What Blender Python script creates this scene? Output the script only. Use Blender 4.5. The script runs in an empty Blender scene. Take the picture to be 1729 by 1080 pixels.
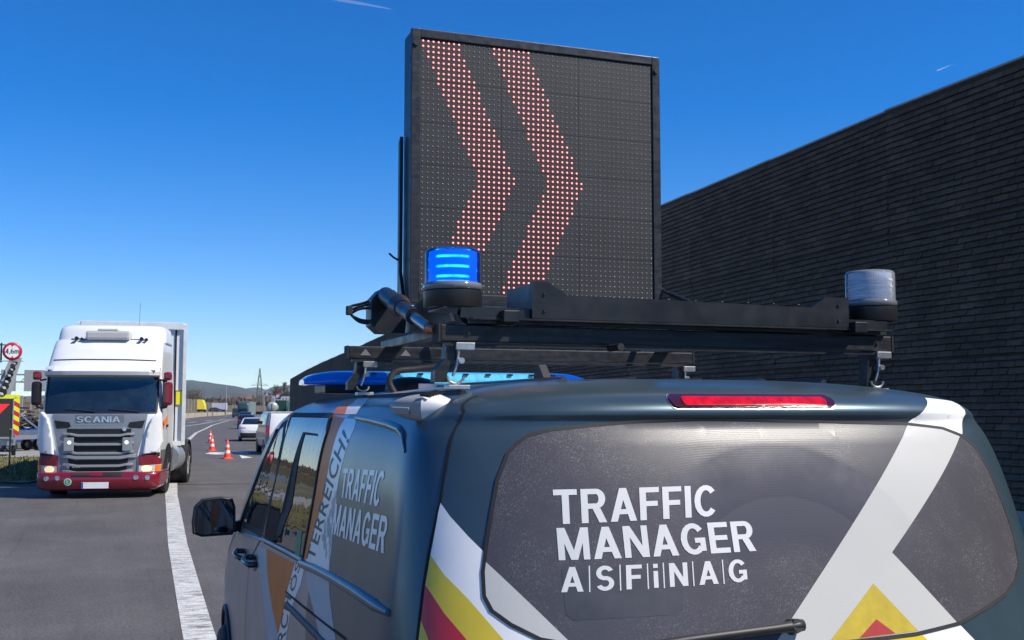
import bpy, bmesh, math, random
from mathutils import Vector, Matrix
R = math.radians
C = bpy.context.scene.collection
rnd = random.Random(7)

# ------------------------------------------------------------------ camera, sky, sun
cam_d = bpy.data.cameras.new('camera'); cam = bpy.data.objects.new('camera', cam_d); C.objects.link(cam)
cam_d.sensor_width = 36; cam_d.lens = 36 * 1850 / 1729; cam_d.clip_start = 0.05; cam_d.clip_end = 20000
cam.location = (0, 0, 1.87); cam.rotation_euler = (R(90 + 4.728), 0, R(-20))
bpy.context.scene.camera = cam
SUN_AZ, SUN_EL = 128.0, 47.0
w = bpy.data.worlds.new('World'); bpy.context.scene.world = w; w.use_nodes = True
nt = w.node_tree; nt.nodes.clear()
sk = nt.nodes.new('ShaderNodeTexSky'); sk.sky_type = 'NISHITA'; sk.sun_disc = False
sk.sun_elevation = R(SUN_EL); sk.sun_rotation = R(SUN_AZ); sk.altitude = 1500; sk.air_density = 1.0; sk.dust_density = 0.0; sk.ozone_density = 4.5
bg = nt.nodes.new('ShaderNodeBackground'); bg.inputs[1].default_value = 0.135
wo = nt.nodes.new('ShaderNodeOutputWorld')
hs_ = nt.nodes.new('ShaderNodeHueSaturation'); hs_.inputs['Hue'].default_value = 0.510; hs_.inputs['Saturation'].default_value = 1.42; nt.links.new(sk.outputs[0], hs_.inputs['Color']); nt.links.new(hs_.outputs[0], bg.inputs[0]); nt.links.new(bg.outputs[0], wo.inputs[0])
sd = bpy.data.lights.new('sun', 'SUN'); sd.energy = 5.0; sd.angle = R(0.53); sd.color = (1.0, 0.94, 0.84)
so = bpy.data.objects.new('sun', sd); C.objects.link(so)
sv = Vector((math.sin(R(SUN_AZ)) * math.cos(R(SUN_EL)), math.cos(R(SUN_AZ)) * math.cos(R(SUN_EL)), math.sin(R(SUN_EL))))
so.rotation_euler = sv.to_track_quat('Z', 'Y').to_euler(); so.location = (20, -20, 30)
vs = bpy.context.scene.view_settings
vs.view_transform = 'Standard'; vs.look = 'None'; vs.exposure = 0.27; vs.gamma = 1.0; vs.use_curve_mapping = False
bpy.context.scene.cycles.max_bounces = 8; bpy.context.scene.cycles.transparent_max_bounces = 12

# ------------------------------------------------------------------ hull: a body of horizontal slices
def lerp_keys(keys, z):
    if z <= keys[0][0]: return list(keys[0][1:])
    if z >= keys[-1][0]: return list(keys[-1][1:])
    n = len(keys)
    for i in range(n - 1):
        a, b = keys[i], keys[i + 1]
        if a[0] <= z <= b[0]:
            h = b[0] - a[0]; t = (z - a[0]) / h; o = []
            p = keys[i - 1] if i > 0 else None; q = keys[i + 2] if i + 2 < n else None
            for j in range(1, len(a)):
                d = (b[j] - a[j]) / h
                m0 = d if p is None else (a[j] - p[j]) / (a[0] - p[0])
                m1 = d if q is None else (q[j] - b[j]) / (q[0] - b[0])
                s0 = 0 if m0 * d <= 0 else 2 * m0 * d / (m0 + d)
                s1 = 0 if m1 * d <= 0 else 2 * m1 * d / (m1 + d)
                if p is None: s0 = d
                if q is None: s1 = d
                t2, t3 = t * t, t * t * t
                o.append(a[j] * (2 * t3 - 3 * t2 + 1) + h * s0 * (t3 - 2 * t2 + t) + b[j] * (3 * t2 - 2 * t3) + h * s1 * (t3 - t2))
            return o

class Hull:
    """keys: (z, half width, rear y, front y, rear corner depth, front corner depth)"""
    def __init__(s, keys, n=3.0, nf=3.0, taper=None):
        s.k = keys; s.n = n; s.nf = nf; s.taper = taper or (lambda y: 1.0)
    def at(s, z): return lerp_keys(s.k, z)
    def lim(s, y, z):
        w, yr, yf, dr, df = s.at(z)
        if y < yr or y > yf: return -1.0
        if y < yr + dr: w *= max(0.0, 1 - (1 - (y - yr) / dr) ** s.n) ** (1 / s.n)
        elif y > yf - df: w *= max(0.0, 1 - (1 - (yf - y) / df) ** s.nf) ** (1 / s.nf)
        return w * s.taper(y)
    def inside(s, x, y, z):
        if z < s.k[0][0] or z > s.k[-1][0]: return False
        return abs(x) < s.lim(y, z)
    def pt(s, side, a, z):
        if side in ('left', 'right'):
            x = s.lim(a, z); return Vector((-x if side == 'left' else x, a, z))
        w, yr, yf, dr, df = s.at(z)
        t = min(0.9995, abs(a) / w)
        if side == 'rear': return Vector((a, yr + dr * (1 - (1 - t ** s.n) ** (1 / s.n)), z))
        return Vector((a, yf - df * (1 - (1 - t ** s.nf) ** (1 / s.nf)), z))
    def on(s, side, a, z, off=0.0):
        p = s.pt(side, a, z)
        if off == 0.0: return p
        e = 0.004
        u = s.pt(side, a + e, z) - s.pt(side, a - e, z); v = s.pt(side, a, z + e) - s.pt(side, a, z - e)
        n = u.cross(v)
        if side in ('front', 'left'): n = -n
        if n.length < 1e-9: return p
        return p + n.normalized() * off
    def ring(s, z, nc, ns):
        w, yr, yf, dr, df = s.at(z); half = []
        for i in range(nc + 1):
            a = (i / nc); a = math.pi / 2 * (0.35 * a + 0.65 * (3 * a * a - 2 * a ** 3))
            half.append((w * math.sin(a) ** (2 / s.n), yr + dr * (1 - math.cos(a) ** (2 / s.n))))
        for i in range(1, ns):
            y = yr + dr + (yf - df - yr - dr) * i / ns; half.append((w, y))
        for i in range(nc + 1):
            a = i / nc; a = math.pi / 2 * (0.35 * a + 0.65 * (3 * a * a - 2 * a ** 3))
            half.append((w * math.cos(a) ** (2 / s.nf), yf - df * (1 - math.sin(a) ** (2 / s.nf))))
        half = [(x * s.taper(y), y) for x, y in half]
        return [(x, y, z) for x, y in half] + [(-x, y, z) for x, y in half[-2:0:-1]]

VAN_AT = (1.575, 2.10)
def _van_taper(y): return 1.0 - 0.010 * max(0.0, y - 2.6) ** 2
VAN_KEYS = [(0.28, .86, .12, 4.95, .50, .55), (0.36, .94, .03, 5.08, .50, .62), (0.60, .965, .0, 5.12, .50, .66), (0.90, .975, .03, 5.08, .50, .70),
    (1.10, .972, .07, 4.85, .50, .70), (1.20, .970, .09, 4.50, .50, .55), (1.33, .957, .13, 4.10, .46, .45), (1.50, .932, .18, 3.86, .42, .42), (1.70, .900, .245, 3.52, .38, .42),
    (1.80, .872, .285, 3.32, .36, .42), (1.845, .846, .305, 3.20, .35, .42), (1.862, .828, .295, 3.16, .35, .42), (1.885, .800, .305, 3.08, .35, .42), (1.910, .735, .345, 2.98, .34, .40), (1.930, .65, .42, 2.80, .33, .38), (1.946, .54, .52, 2.55, .32, .36), (1.958, .40, .66, 2.3, .30, .34), (1.965, .2, .9, 2.0, .2, .2)]
TRACE = {
  'rear_window': ('rear',[(-0.591,1.823),(-0.644,1.81),(-0.674,1.79),(-0.696,1.768),(-0.726,1.708),(-0.747,1.632),(-0.763,1.568),(-0.776,1.506),(-0.778,1.454),(-0.766,1.425),(-0.729,1.396),(-0.671,1.366),(-0.612,1.355),(-0.426,1.335),(-0.129,1.323),(0.107,1.321),(0.289,1.325),(0.437,1.339),(0.555,1.37),(0.633,1.392),(0.689,1.42),(0.734,1.461),(0.745,1.535),(0.73,1.625),(0.712,1.703),(0.678,1.77),(0.638,1.8),(0.567,1.821),(0.425,1.834),(0.185,1.839),(-0.049,1.845),(-0.191,1.847),(-0.36,1.843),(-0.497,1.833)]),
  'win_white_left': ('rear',[(-0.771,1.531),(-0.608,1.359),(-0.671,1.37),(-0.726,1.398),(-0.761,1.426),(-0.774,1.456),(-0.772,1.506)]),
  'win_white_x': ('rear',[(0.434,1.83),(0.561,1.817),(0.624,1.798),(0.268,1.516),(0.426,1.342),(0.29,1.329),(0.108,1.325),(-0.119,1.327)]),
  'win_yellow': ('rear',[(0.191,1.447),(0.296,1.332),(0.108,1.326),(0.034,1.326)]),
  'win_red': ('rear',[(0.178,1.366),(0.225,1.331),(0.119,1.328)]),
  'corner_white': ('rear',[(-0.846,1.656),(-0.83,1.625),(-0.799,1.583),(-0.756,1.533),(-0.713,1.476),(-0.611,1.358),(-0.564,1.315),(-0.728,1.317),(-0.747,1.365),(-0.811,1.449),(-0.852,1.497),(-0.873,1.537)]),
  'corner_yellow': ('rear',[(-0.873,1.537),(-0.852,1.497),(-0.811,1.449),(-0.747,1.365),(-0.728,1.317),(-0.793,1.316),(-0.82,1.363),(-0.858,1.415),(-0.887,1.471)]),
  'corner_red': ('rear',[(-0.887,1.471),(-0.858,1.415),(-0.82,1.363),(-0.793,1.316),(-0.876,1.309),(-0.89,1.356),(-0.9,1.394)]),
  'corner_yellow_low': ('rear',[(-0.9,1.394),(-0.89,1.356),(-0.876,1.309),(-0.915,1.301)]),
  'roof_white': ('rear',[(0.559,1.905),(0.693,1.896),(0.701,1.872),(0.64,1.801),(0.565,1.821),(0.436,1.835)]),
  'low_white': ('rear',[(0.29,1.328),(0.43,1.342),(0.474,1.297),(0.501,1.24),(-0.213,1.296),(-0.206,1.328),(-0.129,1.324),(0.107,1.322)]),
  'low_yellow': ('rear',[(0.107,1.32),(0.307,1.323),(0.376,1.252),(0.006,1.28),(0.034,1.323)]),
  'low_red': ('rear',[(0.117,1.319),(0.204,1.318),(0.258,1.262),(0.071,1.276)]),
  'text_traffic': ('rear',[(-0.613,1.609),(-0.209,1.619),(-0.197,1.69),(-0.607,1.686)]),
  'text_manager': ('rear',[(-0.613,1.531),(-0.122,1.536),(-0.12,1.605),(-0.61,1.601)]),
  'text_line': ('rear',[(-0.616,1.463),(-0.159,1.469),(-0.154,1.519),(-0.61,1.516)]),
  'brake': ('rear',[(-0.263,1.873),(0.182,1.875),(0.227,1.914),(-0.234,1.912)]),
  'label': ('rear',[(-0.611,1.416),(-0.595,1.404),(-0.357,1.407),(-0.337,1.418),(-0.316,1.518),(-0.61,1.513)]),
  'wiper': ('rear',[(-0.064,1.364),(-0.322,1.352),(-0.425,1.343)]),
  'sliding_glass': ('left',[(2.675,1.849),(1.781,1.851),(1.683,1.8),(1.662,1.592),(1.683,1.367),(2.62,1.329),(2.622,1.436),(2.552,1.67),(2.578,1.799)]),
  'front_glass': ('left',[(2.708,1.818),(2.618,1.758),(2.579,1.579),(2.741,1.344),(3.072,1.334),(3.456,1.316),(3.394,1.391),(3.161,1.578),(2.915,1.708),(2.796,1.796)]),
  'pillar': ('left',[(2.708,1.818),(2.675,1.849),(2.578,1.799),(2.552,1.67),(2.622,1.436),(2.641,1.326),(2.765,1.321),(2.579,1.579),(2.618,1.758)]),
  'frame_top': ('left',[(2.784,1.847),(2.754,1.862),(1.77,1.856),(1.772,1.85),(2.662,1.847),(2.71,1.822)]),
  'divider': ('left',[(2.15,1.785),(2.097,1.786),(2.062,1.52),(2.197,1.4),(2.257,1.379),(2.308,1.389),(2.16,1.512)]),
  'slot': ('left',[(2.143,1.787),(1.842,1.786),(1.829,1.779),(2.124,1.778)]),
  'white_band': ('left',[(1.52,1.844),(1.331,1.844),(1.281,1.814),(1.302,1.661),(1.437,1.471),(1.332,1.427),(1.223,1.385),(1.633,1.366),(1.593,1.423),(1.486,1.597)]),
  'orange_band': ('left',[(1.747,1.853),(1.52,1.844),(1.486,1.597),(1.593,1.423),(1.633,1.366),(1.664,1.367),(1.645,1.593),(1.67,1.8)]),
  'white_roof': ('left',[(1.593,1.857),(1.409,1.858),(1.492,1.892),(1.814,1.924),(2.081,1.929),(1.738,1.897)]),
  'orange_roof': ('left',[(1.803,1.858),(1.593,1.857),(1.738,1.897),(2.081,1.929),(2.254,1.929),(1.909,1.894)]),
  'white_low': ('left',[(1.825,1.335),(1.623,1.366),(1.655,1.289),(1.808,1.176),(1.894,1.062),(1.983,0.942),(2.197,0.896),(2.113,1.02),(2.023,1.106),(1.897,1.246)]),
  'grey_band': ('left',[(1.613,1.366),(1.222,1.384),(1.161,1.326),(1.01,1.231),(0.874,1.15),(1.111,1.096),(1.225,1.19),(1.377,1.249),(1.543,1.305)]),
  'orange_low': ('left',[(2.538,1.302),(1.825,1.335),(1.897,1.246),(1.973,1.149),(2.076,1.048),(2.247,1.103),(2.413,1.198)]),
  'grey_stripe': ('left',[(2.824,1.284),(2.538,1.302),(2.413,1.198),(2.247,1.103),(2.082,1.045),(2.09,1.006),(2.165,0.903),(2.197,0.896),(2.35,0.974),(2.507,1.088),(2.678,1.19)]),
  'rail': ('left',[(1.686,1.359),(1.143,1.39),(0.513,1.407),(0.477,1.397),(0.476,1.381),(0.514,1.37),(0.821,1.366),(1.244,1.349),(1.671,1.331)]),
  'dark_edge': ('left',[(1.346,1.843),(1.437,1.471),(1.216,1.386),(1.01,1.231)]),
  'sticker': ('left',[(1.848,1.451),(1.758,1.455),(1.726,1.369),(1.833,1.366)]),
  'side_traffic': ('left',[(1.232,1.609),(0.727,1.62),(0.716,1.713),(1.255,1.694)]),
  'side_manager': ('left',[(1.278,1.495),(0.604,1.516),(0.605,1.605),(1.284,1.585)]),
  'side_ter': ('left',[(1.482,1.385),(1.288,1.778),(1.438,1.812),(1.625,1.378)]),
  'side_os': ('left',[(1.755,1.247),(1.706,1.348),(1.82,1.346),(1.89,1.237)]),
  'side_urch': ('left',[(1.96,0.973),(1.804,1.222),(1.935,1.215),(2.158,0.94)]),
  'r_seam': ('left',[(0.515,1.907),(0.448,1.867),(0.446,1.834),(0.433,1.799),(0.412,1.734),(0.396,1.661),(0.389,1.599),(0.384,1.542),(0.375,1.467),(0.364,1.394),(0.357,1.345)]),
  'r_door': ('left',[(2.711,1.332),(2.767,1.309),(2.946,1.228),(3.063,1.149),(3.111,1.023),(3.12,0.848),(3.15,0.744)]),
  'r_low': ('left',[(1.939,1.222),(1.572,1.231),(1.189,1.245),(0.875,1.257)]),
  'r_panel': ('left',[(1.345,1.847),(1.095,1.84),(0.857,1.83),(0.726,1.821),(0.652,1.807),(0.586,1.768),(0.533,1.699),(0.494,1.599),(0.479,1.51),(0.47,1.433)]),
  'r_gutter': ('left',[(2.738,1.874),(2.556,1.897),(2.235,1.903),(2.01,1.917)]),
  'r_belt': ('left',[(3.756,1.248),(3.05,1.301),(2.62,1.329),(2.053,1.352),(1.682,1.365)]),
  'r_frontline': ('left',[(3.81,1.233),(4.316,1.063),(4.418,0.916),(4.45,0.816)]),
  'handle_front': ('left',[(3.259,1.184)]),
  'handle_slide': ('left',[(2.856,1.205)]),
  'mirror_root': ('left',[(3.554,1.298)]),
  'camera': ('left',[(0.623,1.89)]),
  'wheel': ('left',[(4.515,0.638)]),
  'feet': ('left',[(2.339,1.937),(1.073,1.938)]),
}

# ------------------------------------------------------------------ mesh building
class MB:
    def __init__(s): s.v = []; s.f = []; s.s = []
    def add(s, vs, fs, smooth=False):
        b = len(s.v); s.v += [tuple(v) for v in vs]; s.f += [tuple(i + b for i in f) for f in fs]; s.s += [smooth] * len(fs); return s
    def box(s, c, d, rot=None, bev=0.0):
        x, y, z = d[0] / 2, d[1] / 2, d[2] / 2
        if bev > 0:
            bm = bmesh.new(); bmesh.ops.create_cube(bm, size=1)
            for v in bm.verts: v.co = Vector((v.co.x * d[0], v.co.y * d[1], v.co.z * d[2]))
            bmesh.ops.bevel(bm, geom=bm.edges[:], offset=bev, segments=2, affect='EDGES', profile=0.6)
            vs = [v.co.copy() for v in bm.verts]; bm.verts.index_update(); fs = [[v.index for v in f.verts] for f in bm.faces]; bm.free(); sm = False
        else:
            vs = [Vector(p) for p in [(-x, -y, -z), (x, -y, -z), (x, y, -z), (-x, y, -z), (-x, -y, z), (x, -y, z), (x, y, z), (-x, y, z)]]
            fs = [(0, 3, 2, 1), (4, 5, 6, 7), (0, 1, 5, 4), (1, 2, 6, 5), (2, 3, 7, 6), (3, 0, 4, 7)]; sm = False
        if rot is not None: vs = [rot @ v for v in vs]
        return s.add([v + Vector(c) for v in vs], fs, sm)
    def b2(s, lo, hi, bev=0.0, rot=None):
        return s.box([(a + b) / 2 for a, b in zip(lo, hi)], [abs(b - a) for a, b in zip(lo, hi)], rot, bev)
    def beam(s, p0, p1, wx, wz, bev=0.0):
        p0, p1 = Vector(p0), Vector(p1); d = p1 - p0
        return s.box((p0 + p1) / 2, (wx, d.length, wz), d.to_track_quat('Y', 'Z').to_matrix(), bev)
    def cyl(s, p0, p1, r0, r1=None, n=20, caps=True):
        r1 = r0 if r1 is None else r1; p0, p1 = Vector(p0), Vector(p1)
        q = (p1 - p0).to_track_quat('Z', 'Y'); vs = []
        for p, r in ((p0, r0), (p1, r1)):
            for i in range(n):
                a = 2 * math.pi * i / n; vs.append(p + q @ Vector((r * math.cos(a), r * math.sin(a), 0)))
        s.add(vs, [(i, (i + 1) % n, n + (i + 1) % n, n + i) for i in range(n)], True)
        if caps: s.add(vs, [tuple(range(n))[::-1], tuple(range(n, 2 * n))], False)
        return s
    def lathe(s, prof, c, axis=(0, 0, 1), n=32, smooth=True):
        q = Vector(axis).to_track_quat('Z', 'Y'); vs = []
        for r, h in prof:
            for i in range(n):
                a = 2 * math.pi * i / n; vs.append(Vector(c) + q @ Vector((r * math.cos(a), r * math.sin(a), h)))
        fs = []
        for k in range(len(prof) - 1):
            for i in range(n): fs.append((k * n + i, k * n + (i + 1) % n, (k + 1) * n + (i + 1) % n, (k + 1) * n + i))
        return s.add(vs, fs, smooth)
    def tube(s, pts, r, n=10):
        pts = [Vector(p) for p in pts]; vs = []; up = Vector((0.13, 0.31, 0.94))
        for i, p in enumerate(pts):
            d = (pts[min(i + 1, len(pts) - 1)] - pts[max(i - 1, 0)]).normalized()
            a = d.cross(up).normalized(); b = a.cross(d); rr = r[i] if isinstance(r, (list, tuple)) else r
            for k in range(n):
                t = 2 * math.pi * k / n; vs.append(p + a * math.cos(t) * rr + b * math.sin(t) * rr)
        fs = [(i * n + k, i * n + (k + 1) % n, (i + 1) * n + (k + 1) % n, (i + 1) * n + k) for i in range(len(pts) - 1) for k in range(n)]
        s.add(vs, fs, True); m = len(pts) - 1
        return s.add(vs, [tuple(range(n))[::-1], tuple(m * n + k for k in range(n))], False)
    def prism(s, poly, lo, hi, axis='y'):
        """poly in the two other axes, extruded from lo to hi along axis"""
        def P(a, b, c): return {'y': (a, c, b), 'x': (c, a, b), 'z': (a, b, c)}[axis]
        n = len(poly); vs = [P(a, b, lo) for a, b in poly] + [P(a, b, hi) for a, b in poly]
        return s.add(vs, [tuple(range(n)), tuple(range(n, 2 * n))[::-1]] + [(i, (i + 1) % n, n + (i + 1) % n, n + i) for i in range(n)])
    def build(s, name, m, parent=None, fix=True):
        me = bpy.data.meshes.new(name); me.from_pydata(s.v, [], s.f); me.polygons.foreach_set('use_smooth', s.s)
        me.materials.append(m)
        if fix:
            bm = bmesh.new(); bm.from_mesh(me); bmesh.ops.recalc_face_normals(bm, faces=bm.faces); bm.to_mesh(me); bm.free()
        o = bpy.data.objects.new(name, me); C.objects.link(o)
        if parent is not None: o.parent = parent
        return o
def smooth_path(pts, k=6):
    pts = [Vector(p) for p in pts]; o = []
    for i in range(len(pts) - 1):
        p0, p1, p2, p3 = pts[max(i - 1, 0)], pts[i], pts[i + 1], pts[min(i + 2, len(pts) - 1)]
        for j in range(k):
            t = j / k; o.append(0.5 * ((2 * p1) + (p2 - p0) * t + (2 * p0 - 5 * p1 + 4 * p2 - p3) * t * t + (3 * p1 - p0 - 3 * p2 + p3) * t ** 3))
    return o + [pts[-1]]
def tag(o, label=None, cat=None, group=None, kind=None):
    for k, v in (('label', label), ('category', cat), ('group', group), ('kind', kind)):
        if v: o[k] = v
    return o
def empty(name, loc=(0, 0, 0), rz=0.0, label=None, cat=None, group=None):
    o = bpy.data.objects.new(name, None); C.objects.link(o); o.location = loc; o.rotation_euler = (0, 0, rz); o.empty_display_size = 0.2
    return tag(o, label, cat, group)
def copy_tree(o, parent=None):
    c = o.copy(); C.objects.link(c); c.parent = parent
    for ch in list(o.children): copy_tree(ch, c)
    return c

# ------------------------------------------------------------------ materials
class NT:
    def __init__(s, name):
        s.m = bpy.data.materials.new(name); s.m.use_nodes = True; s.t = s.m.node_tree; s.t.nodes.clear()
        s.out = s.n('ShaderNodeOutputMaterial'); s.p = s.n('ShaderNodeBsdfPrincipled'); s.l(s.p, 0, s.out, 0)
        s.tc = s.n('ShaderNodeTexCoord')
    def n(s, t, **k):
        o = s.t.nodes.new(t)
        for a, b in k.items(): setattr(o, a, b)
        return o
    def l(s, a, i, b, j): s.t.links.new(a.outputs[i], b.inputs[j])
    def put(s, node, i, v):
        if isinstance(v, tuple) and hasattr(v[0], 'outputs'): s.l(v[0], v[1], node, i)
        else: node.inputs[i].default_value = v
    def math(s, op, a, b=0.5, clamp=False):
        o = s.n('ShaderNodeMath', operation=op, use_clamp=clamp); s.put(o, 0, a); s.put(o, 1, b); return (o, 0)
    def noise(s, scale, detail=4, rough=0.55, co='Object', sc=None):
        o = s.n('ShaderNodeTexNoise'); o.inputs['Scale'].default_value = scale; o.inputs['Detail'].default_value = detail; o.inputs['Roughness'].default_value = rough
        if sc:
            mp = s.n('ShaderNodeMapping'); mp.inputs['Scale'].default_value = sc; s.l(s.tc, co, mp, 0); s.l(mp, 0, o, 0)
        else: s.l(s.tc, co, o, 0)
        return (o, 0)
    def ramp(s, v, a, b, ca=0.0, cb=1.0):
        o = s.n('ShaderNodeMapRange'); s.put(o, 0, v); o.inputs[1].default_value = a; o.inputs[2].default_value = b; o.inputs[3].default_value = ca; o.inputs[4].default_value = cb; return (o, 0)
    def mix(s, f, a, b, mode='MIX'):
        o = s.n('ShaderNodeMix', data_type='RGBA', blend_type=mode); s.put(o, 0, f); s.put(o, 6, a); s.put(o, 7, b); return (o, 2)
    def bump(s, h, st=0.3, d=0.01):
        o = s.n('ShaderNodeBump'); o.inputs['Strength'].default_value = st; o.inputs['Distance'].default_value = d; s.put(o, 'Height', h); s.l(o, 0, s.p, 'Normal'); return o
def col4(c): return (c[0], c[1], c[2], 1.0)
def mat(name, col, rough=0.5, metal=0.0, coat=0.0, var=0.0, scale=6.0, bump=0.0, bscale=80.0, bdist=0.003, emis=None, es=0.0, alpha=1.0, spec=0.5, rvar=0.0, trans=0.0, sc=None):
    k = NT(name); p = k.p
    p.inputs['Base Color'].default_value = col4(col); p.inputs['Roughness'].default_value = rough; p.inputs['Metallic'].default_value = metal
    p.inputs['Coat Weight'].default_value = coat; p.inputs['Coat Roughness'].default_value = 0.06; p.inputs['Specular IOR Level'].default_value = spec
    p.inputs['Transmission Weight'].default_value = trans; p.inputs['Alpha'].default_value = alpha
    if var > 0:
        v = k.ramp(k.noise(scale, 5, sc=sc), 0.3, 0.7, 1 - var, 1 + var)
        m = k.n('ShaderNodeVectorMath', operation='SCALE'); m.inputs[0].default_value = col; k.l(v[0], 0, m, 'Scale'); k.l(m, 0, p, 'Base Color')
    if rvar > 0: k.put(p, 'Roughness', k.ramp(k.noise(scale * 1.7, 5), 0.3, 0.7, max(0, rough - rvar), rough + rvar))
    if bump > 0: k.bump(k.noise(bscale, 4), bump, bdist)
    if emis: p.inputs['Emission Color'].default_value = col4(emis); p.inputs['Emission Strength'].default_value = es
    return k.m
M = {}
M['black'] = mat('black_powder_coat', (0.013, 0.014, 0.016), 0.38, var=0.3, scale=9, bump=0.08, bscale=400, bdist=0.0006, rvar=0.08)
M['black_worn'] = mat('worn_black_aluminium', (0.026, 0.027, 0.029), 0.42, 0.3, var=0.45, scale=24, rvar=0.12, sc=(0.3, 3, 3))
M['rubber'] = mat('rubber', (0.014, 0.014, 0.014), 0.7, var=0.3, scale=12, bump=0.2, bscale=60)
M['plastic'] = mat('dark_plastic', (0.018, 0.018, 0.02), 0.5, var=0.15)
M['steel'] = mat('zinc_steel', (0.5, 0.49, 0.46), 0.36, 0.85, var=0.2, scale=40)
M['alu'] = mat('aluminium', (0.42, 0.43, 0.44), 0.4, 0.6, var=0.15, scale=8)
M['white_plastic'] = mat('grey_white_plastic', (0.50, 0.50, 0.48), 0.45, var=0.08, scale=20)
M['grille'] = mat('dark_slots', (0.01, 0.01, 0.01), 0.6)
M['side_film'] = mat('silver_white_side_film', (0.90, 0.89, 0.86), 0.38, 0.35, spec=0.4, var=0.03, scale=7)
M['film_white'] = mat('white_livery_film', (0.80, 0.80, 0.79), 0.45, spec=0.2, var=0.04, scale=7, rvar=0.05)
M['film_orange'] = mat('orange_livery_film', (0.85, 0.20, 0.02), 0.42, spec=0.22, var=0.06, scale=7)
M['film_yellow'] = mat('yellow_livery_film', (0.70, 0.52, 0.03), 0.34, coat=0.2, var=0.05, scale=7)
M['film_red'] = mat('red_livery_film', (0.58, 0.02, 0.035), 0.34, coat=0.2, var=0.05, scale=7)
M['film_grey'] = mat('light_grey_livery_film', (0.50, 0.50, 0.49), 0.42, spec=0.22, var=0.05, scale=7)
M['film_dark'] = mat('charcoal_lettering_film', (0.05, 0.05, 0.055), 0.45)
M['letter'] = mat('silver_lettering_film', (0.62, 0.62, 0.61), 0.45, var=0.05)
M['seam'] = mat('panel_gap', (0.004, 0.004, 0.005), 0.8)

def van_paint():
    k = NT('van_paint'); p = k.p
    sep = k.n('ShaderNodeSeparateXYZ'); k.l(k.tc, 'Object', sep, 0)
    # anthracite film behind the sliding door, silver in front of it
    f = k.ramp((sep, 1), 1.50, 1.505)
    base = k.mix(f, (0.056, 0.092, 0.114, 1), (0.40, 0.355, 0.35, 1))
    nz = k.ramp(k.noise(5, 5), 0.3, 0.7, 0.88, 1.1)
    m = k.n('ShaderNodeVectorMath', operation='SCALE'); k.put(m, 0, base); k.l(nz[0], 0, m, 'Scale'); k.l(m, 0, p, 'Base Color')
    p.inputs['Metallic'].default_value = 0.42; p.inputs['Coat Weight'].default_value = 0.22; p.inputs['Coat Roughness'].default_value = 0.14; p.inputs['Specular IOR Level'].default_value = 0.35
    k.put(p, 'Roughness', k.ramp(k.noise(3, 5), 0.3, 0.7, 0.28, 0.36))
    k.bump(k.noise(2.2, 2), 0.05, 0.02)
    return k.m
M['van'] = van_paint()
def side_glass():
    k = NT('tinted_side_glass'); p = k.p
    p.inputs['Base Color'].default_value = (0.006, 0.007, 0.008, 1); p.inputs['Roughness'].default_value = 0.015; p.inputs['IOR'].default_value = 1.7
    p.inputs['Specular IOR Level'].default_value = 0.8
    k.bump(k.noise(3.0, 2, sc=(1, 1.6, 1)), 0.10, 0.02)
    return k.m
M['glass'] = side_glass()
M['glass_plain'] = mat('vehicle_glass', (0.008, 0.011, 0.014), 0.03, spec=0.8)
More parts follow.
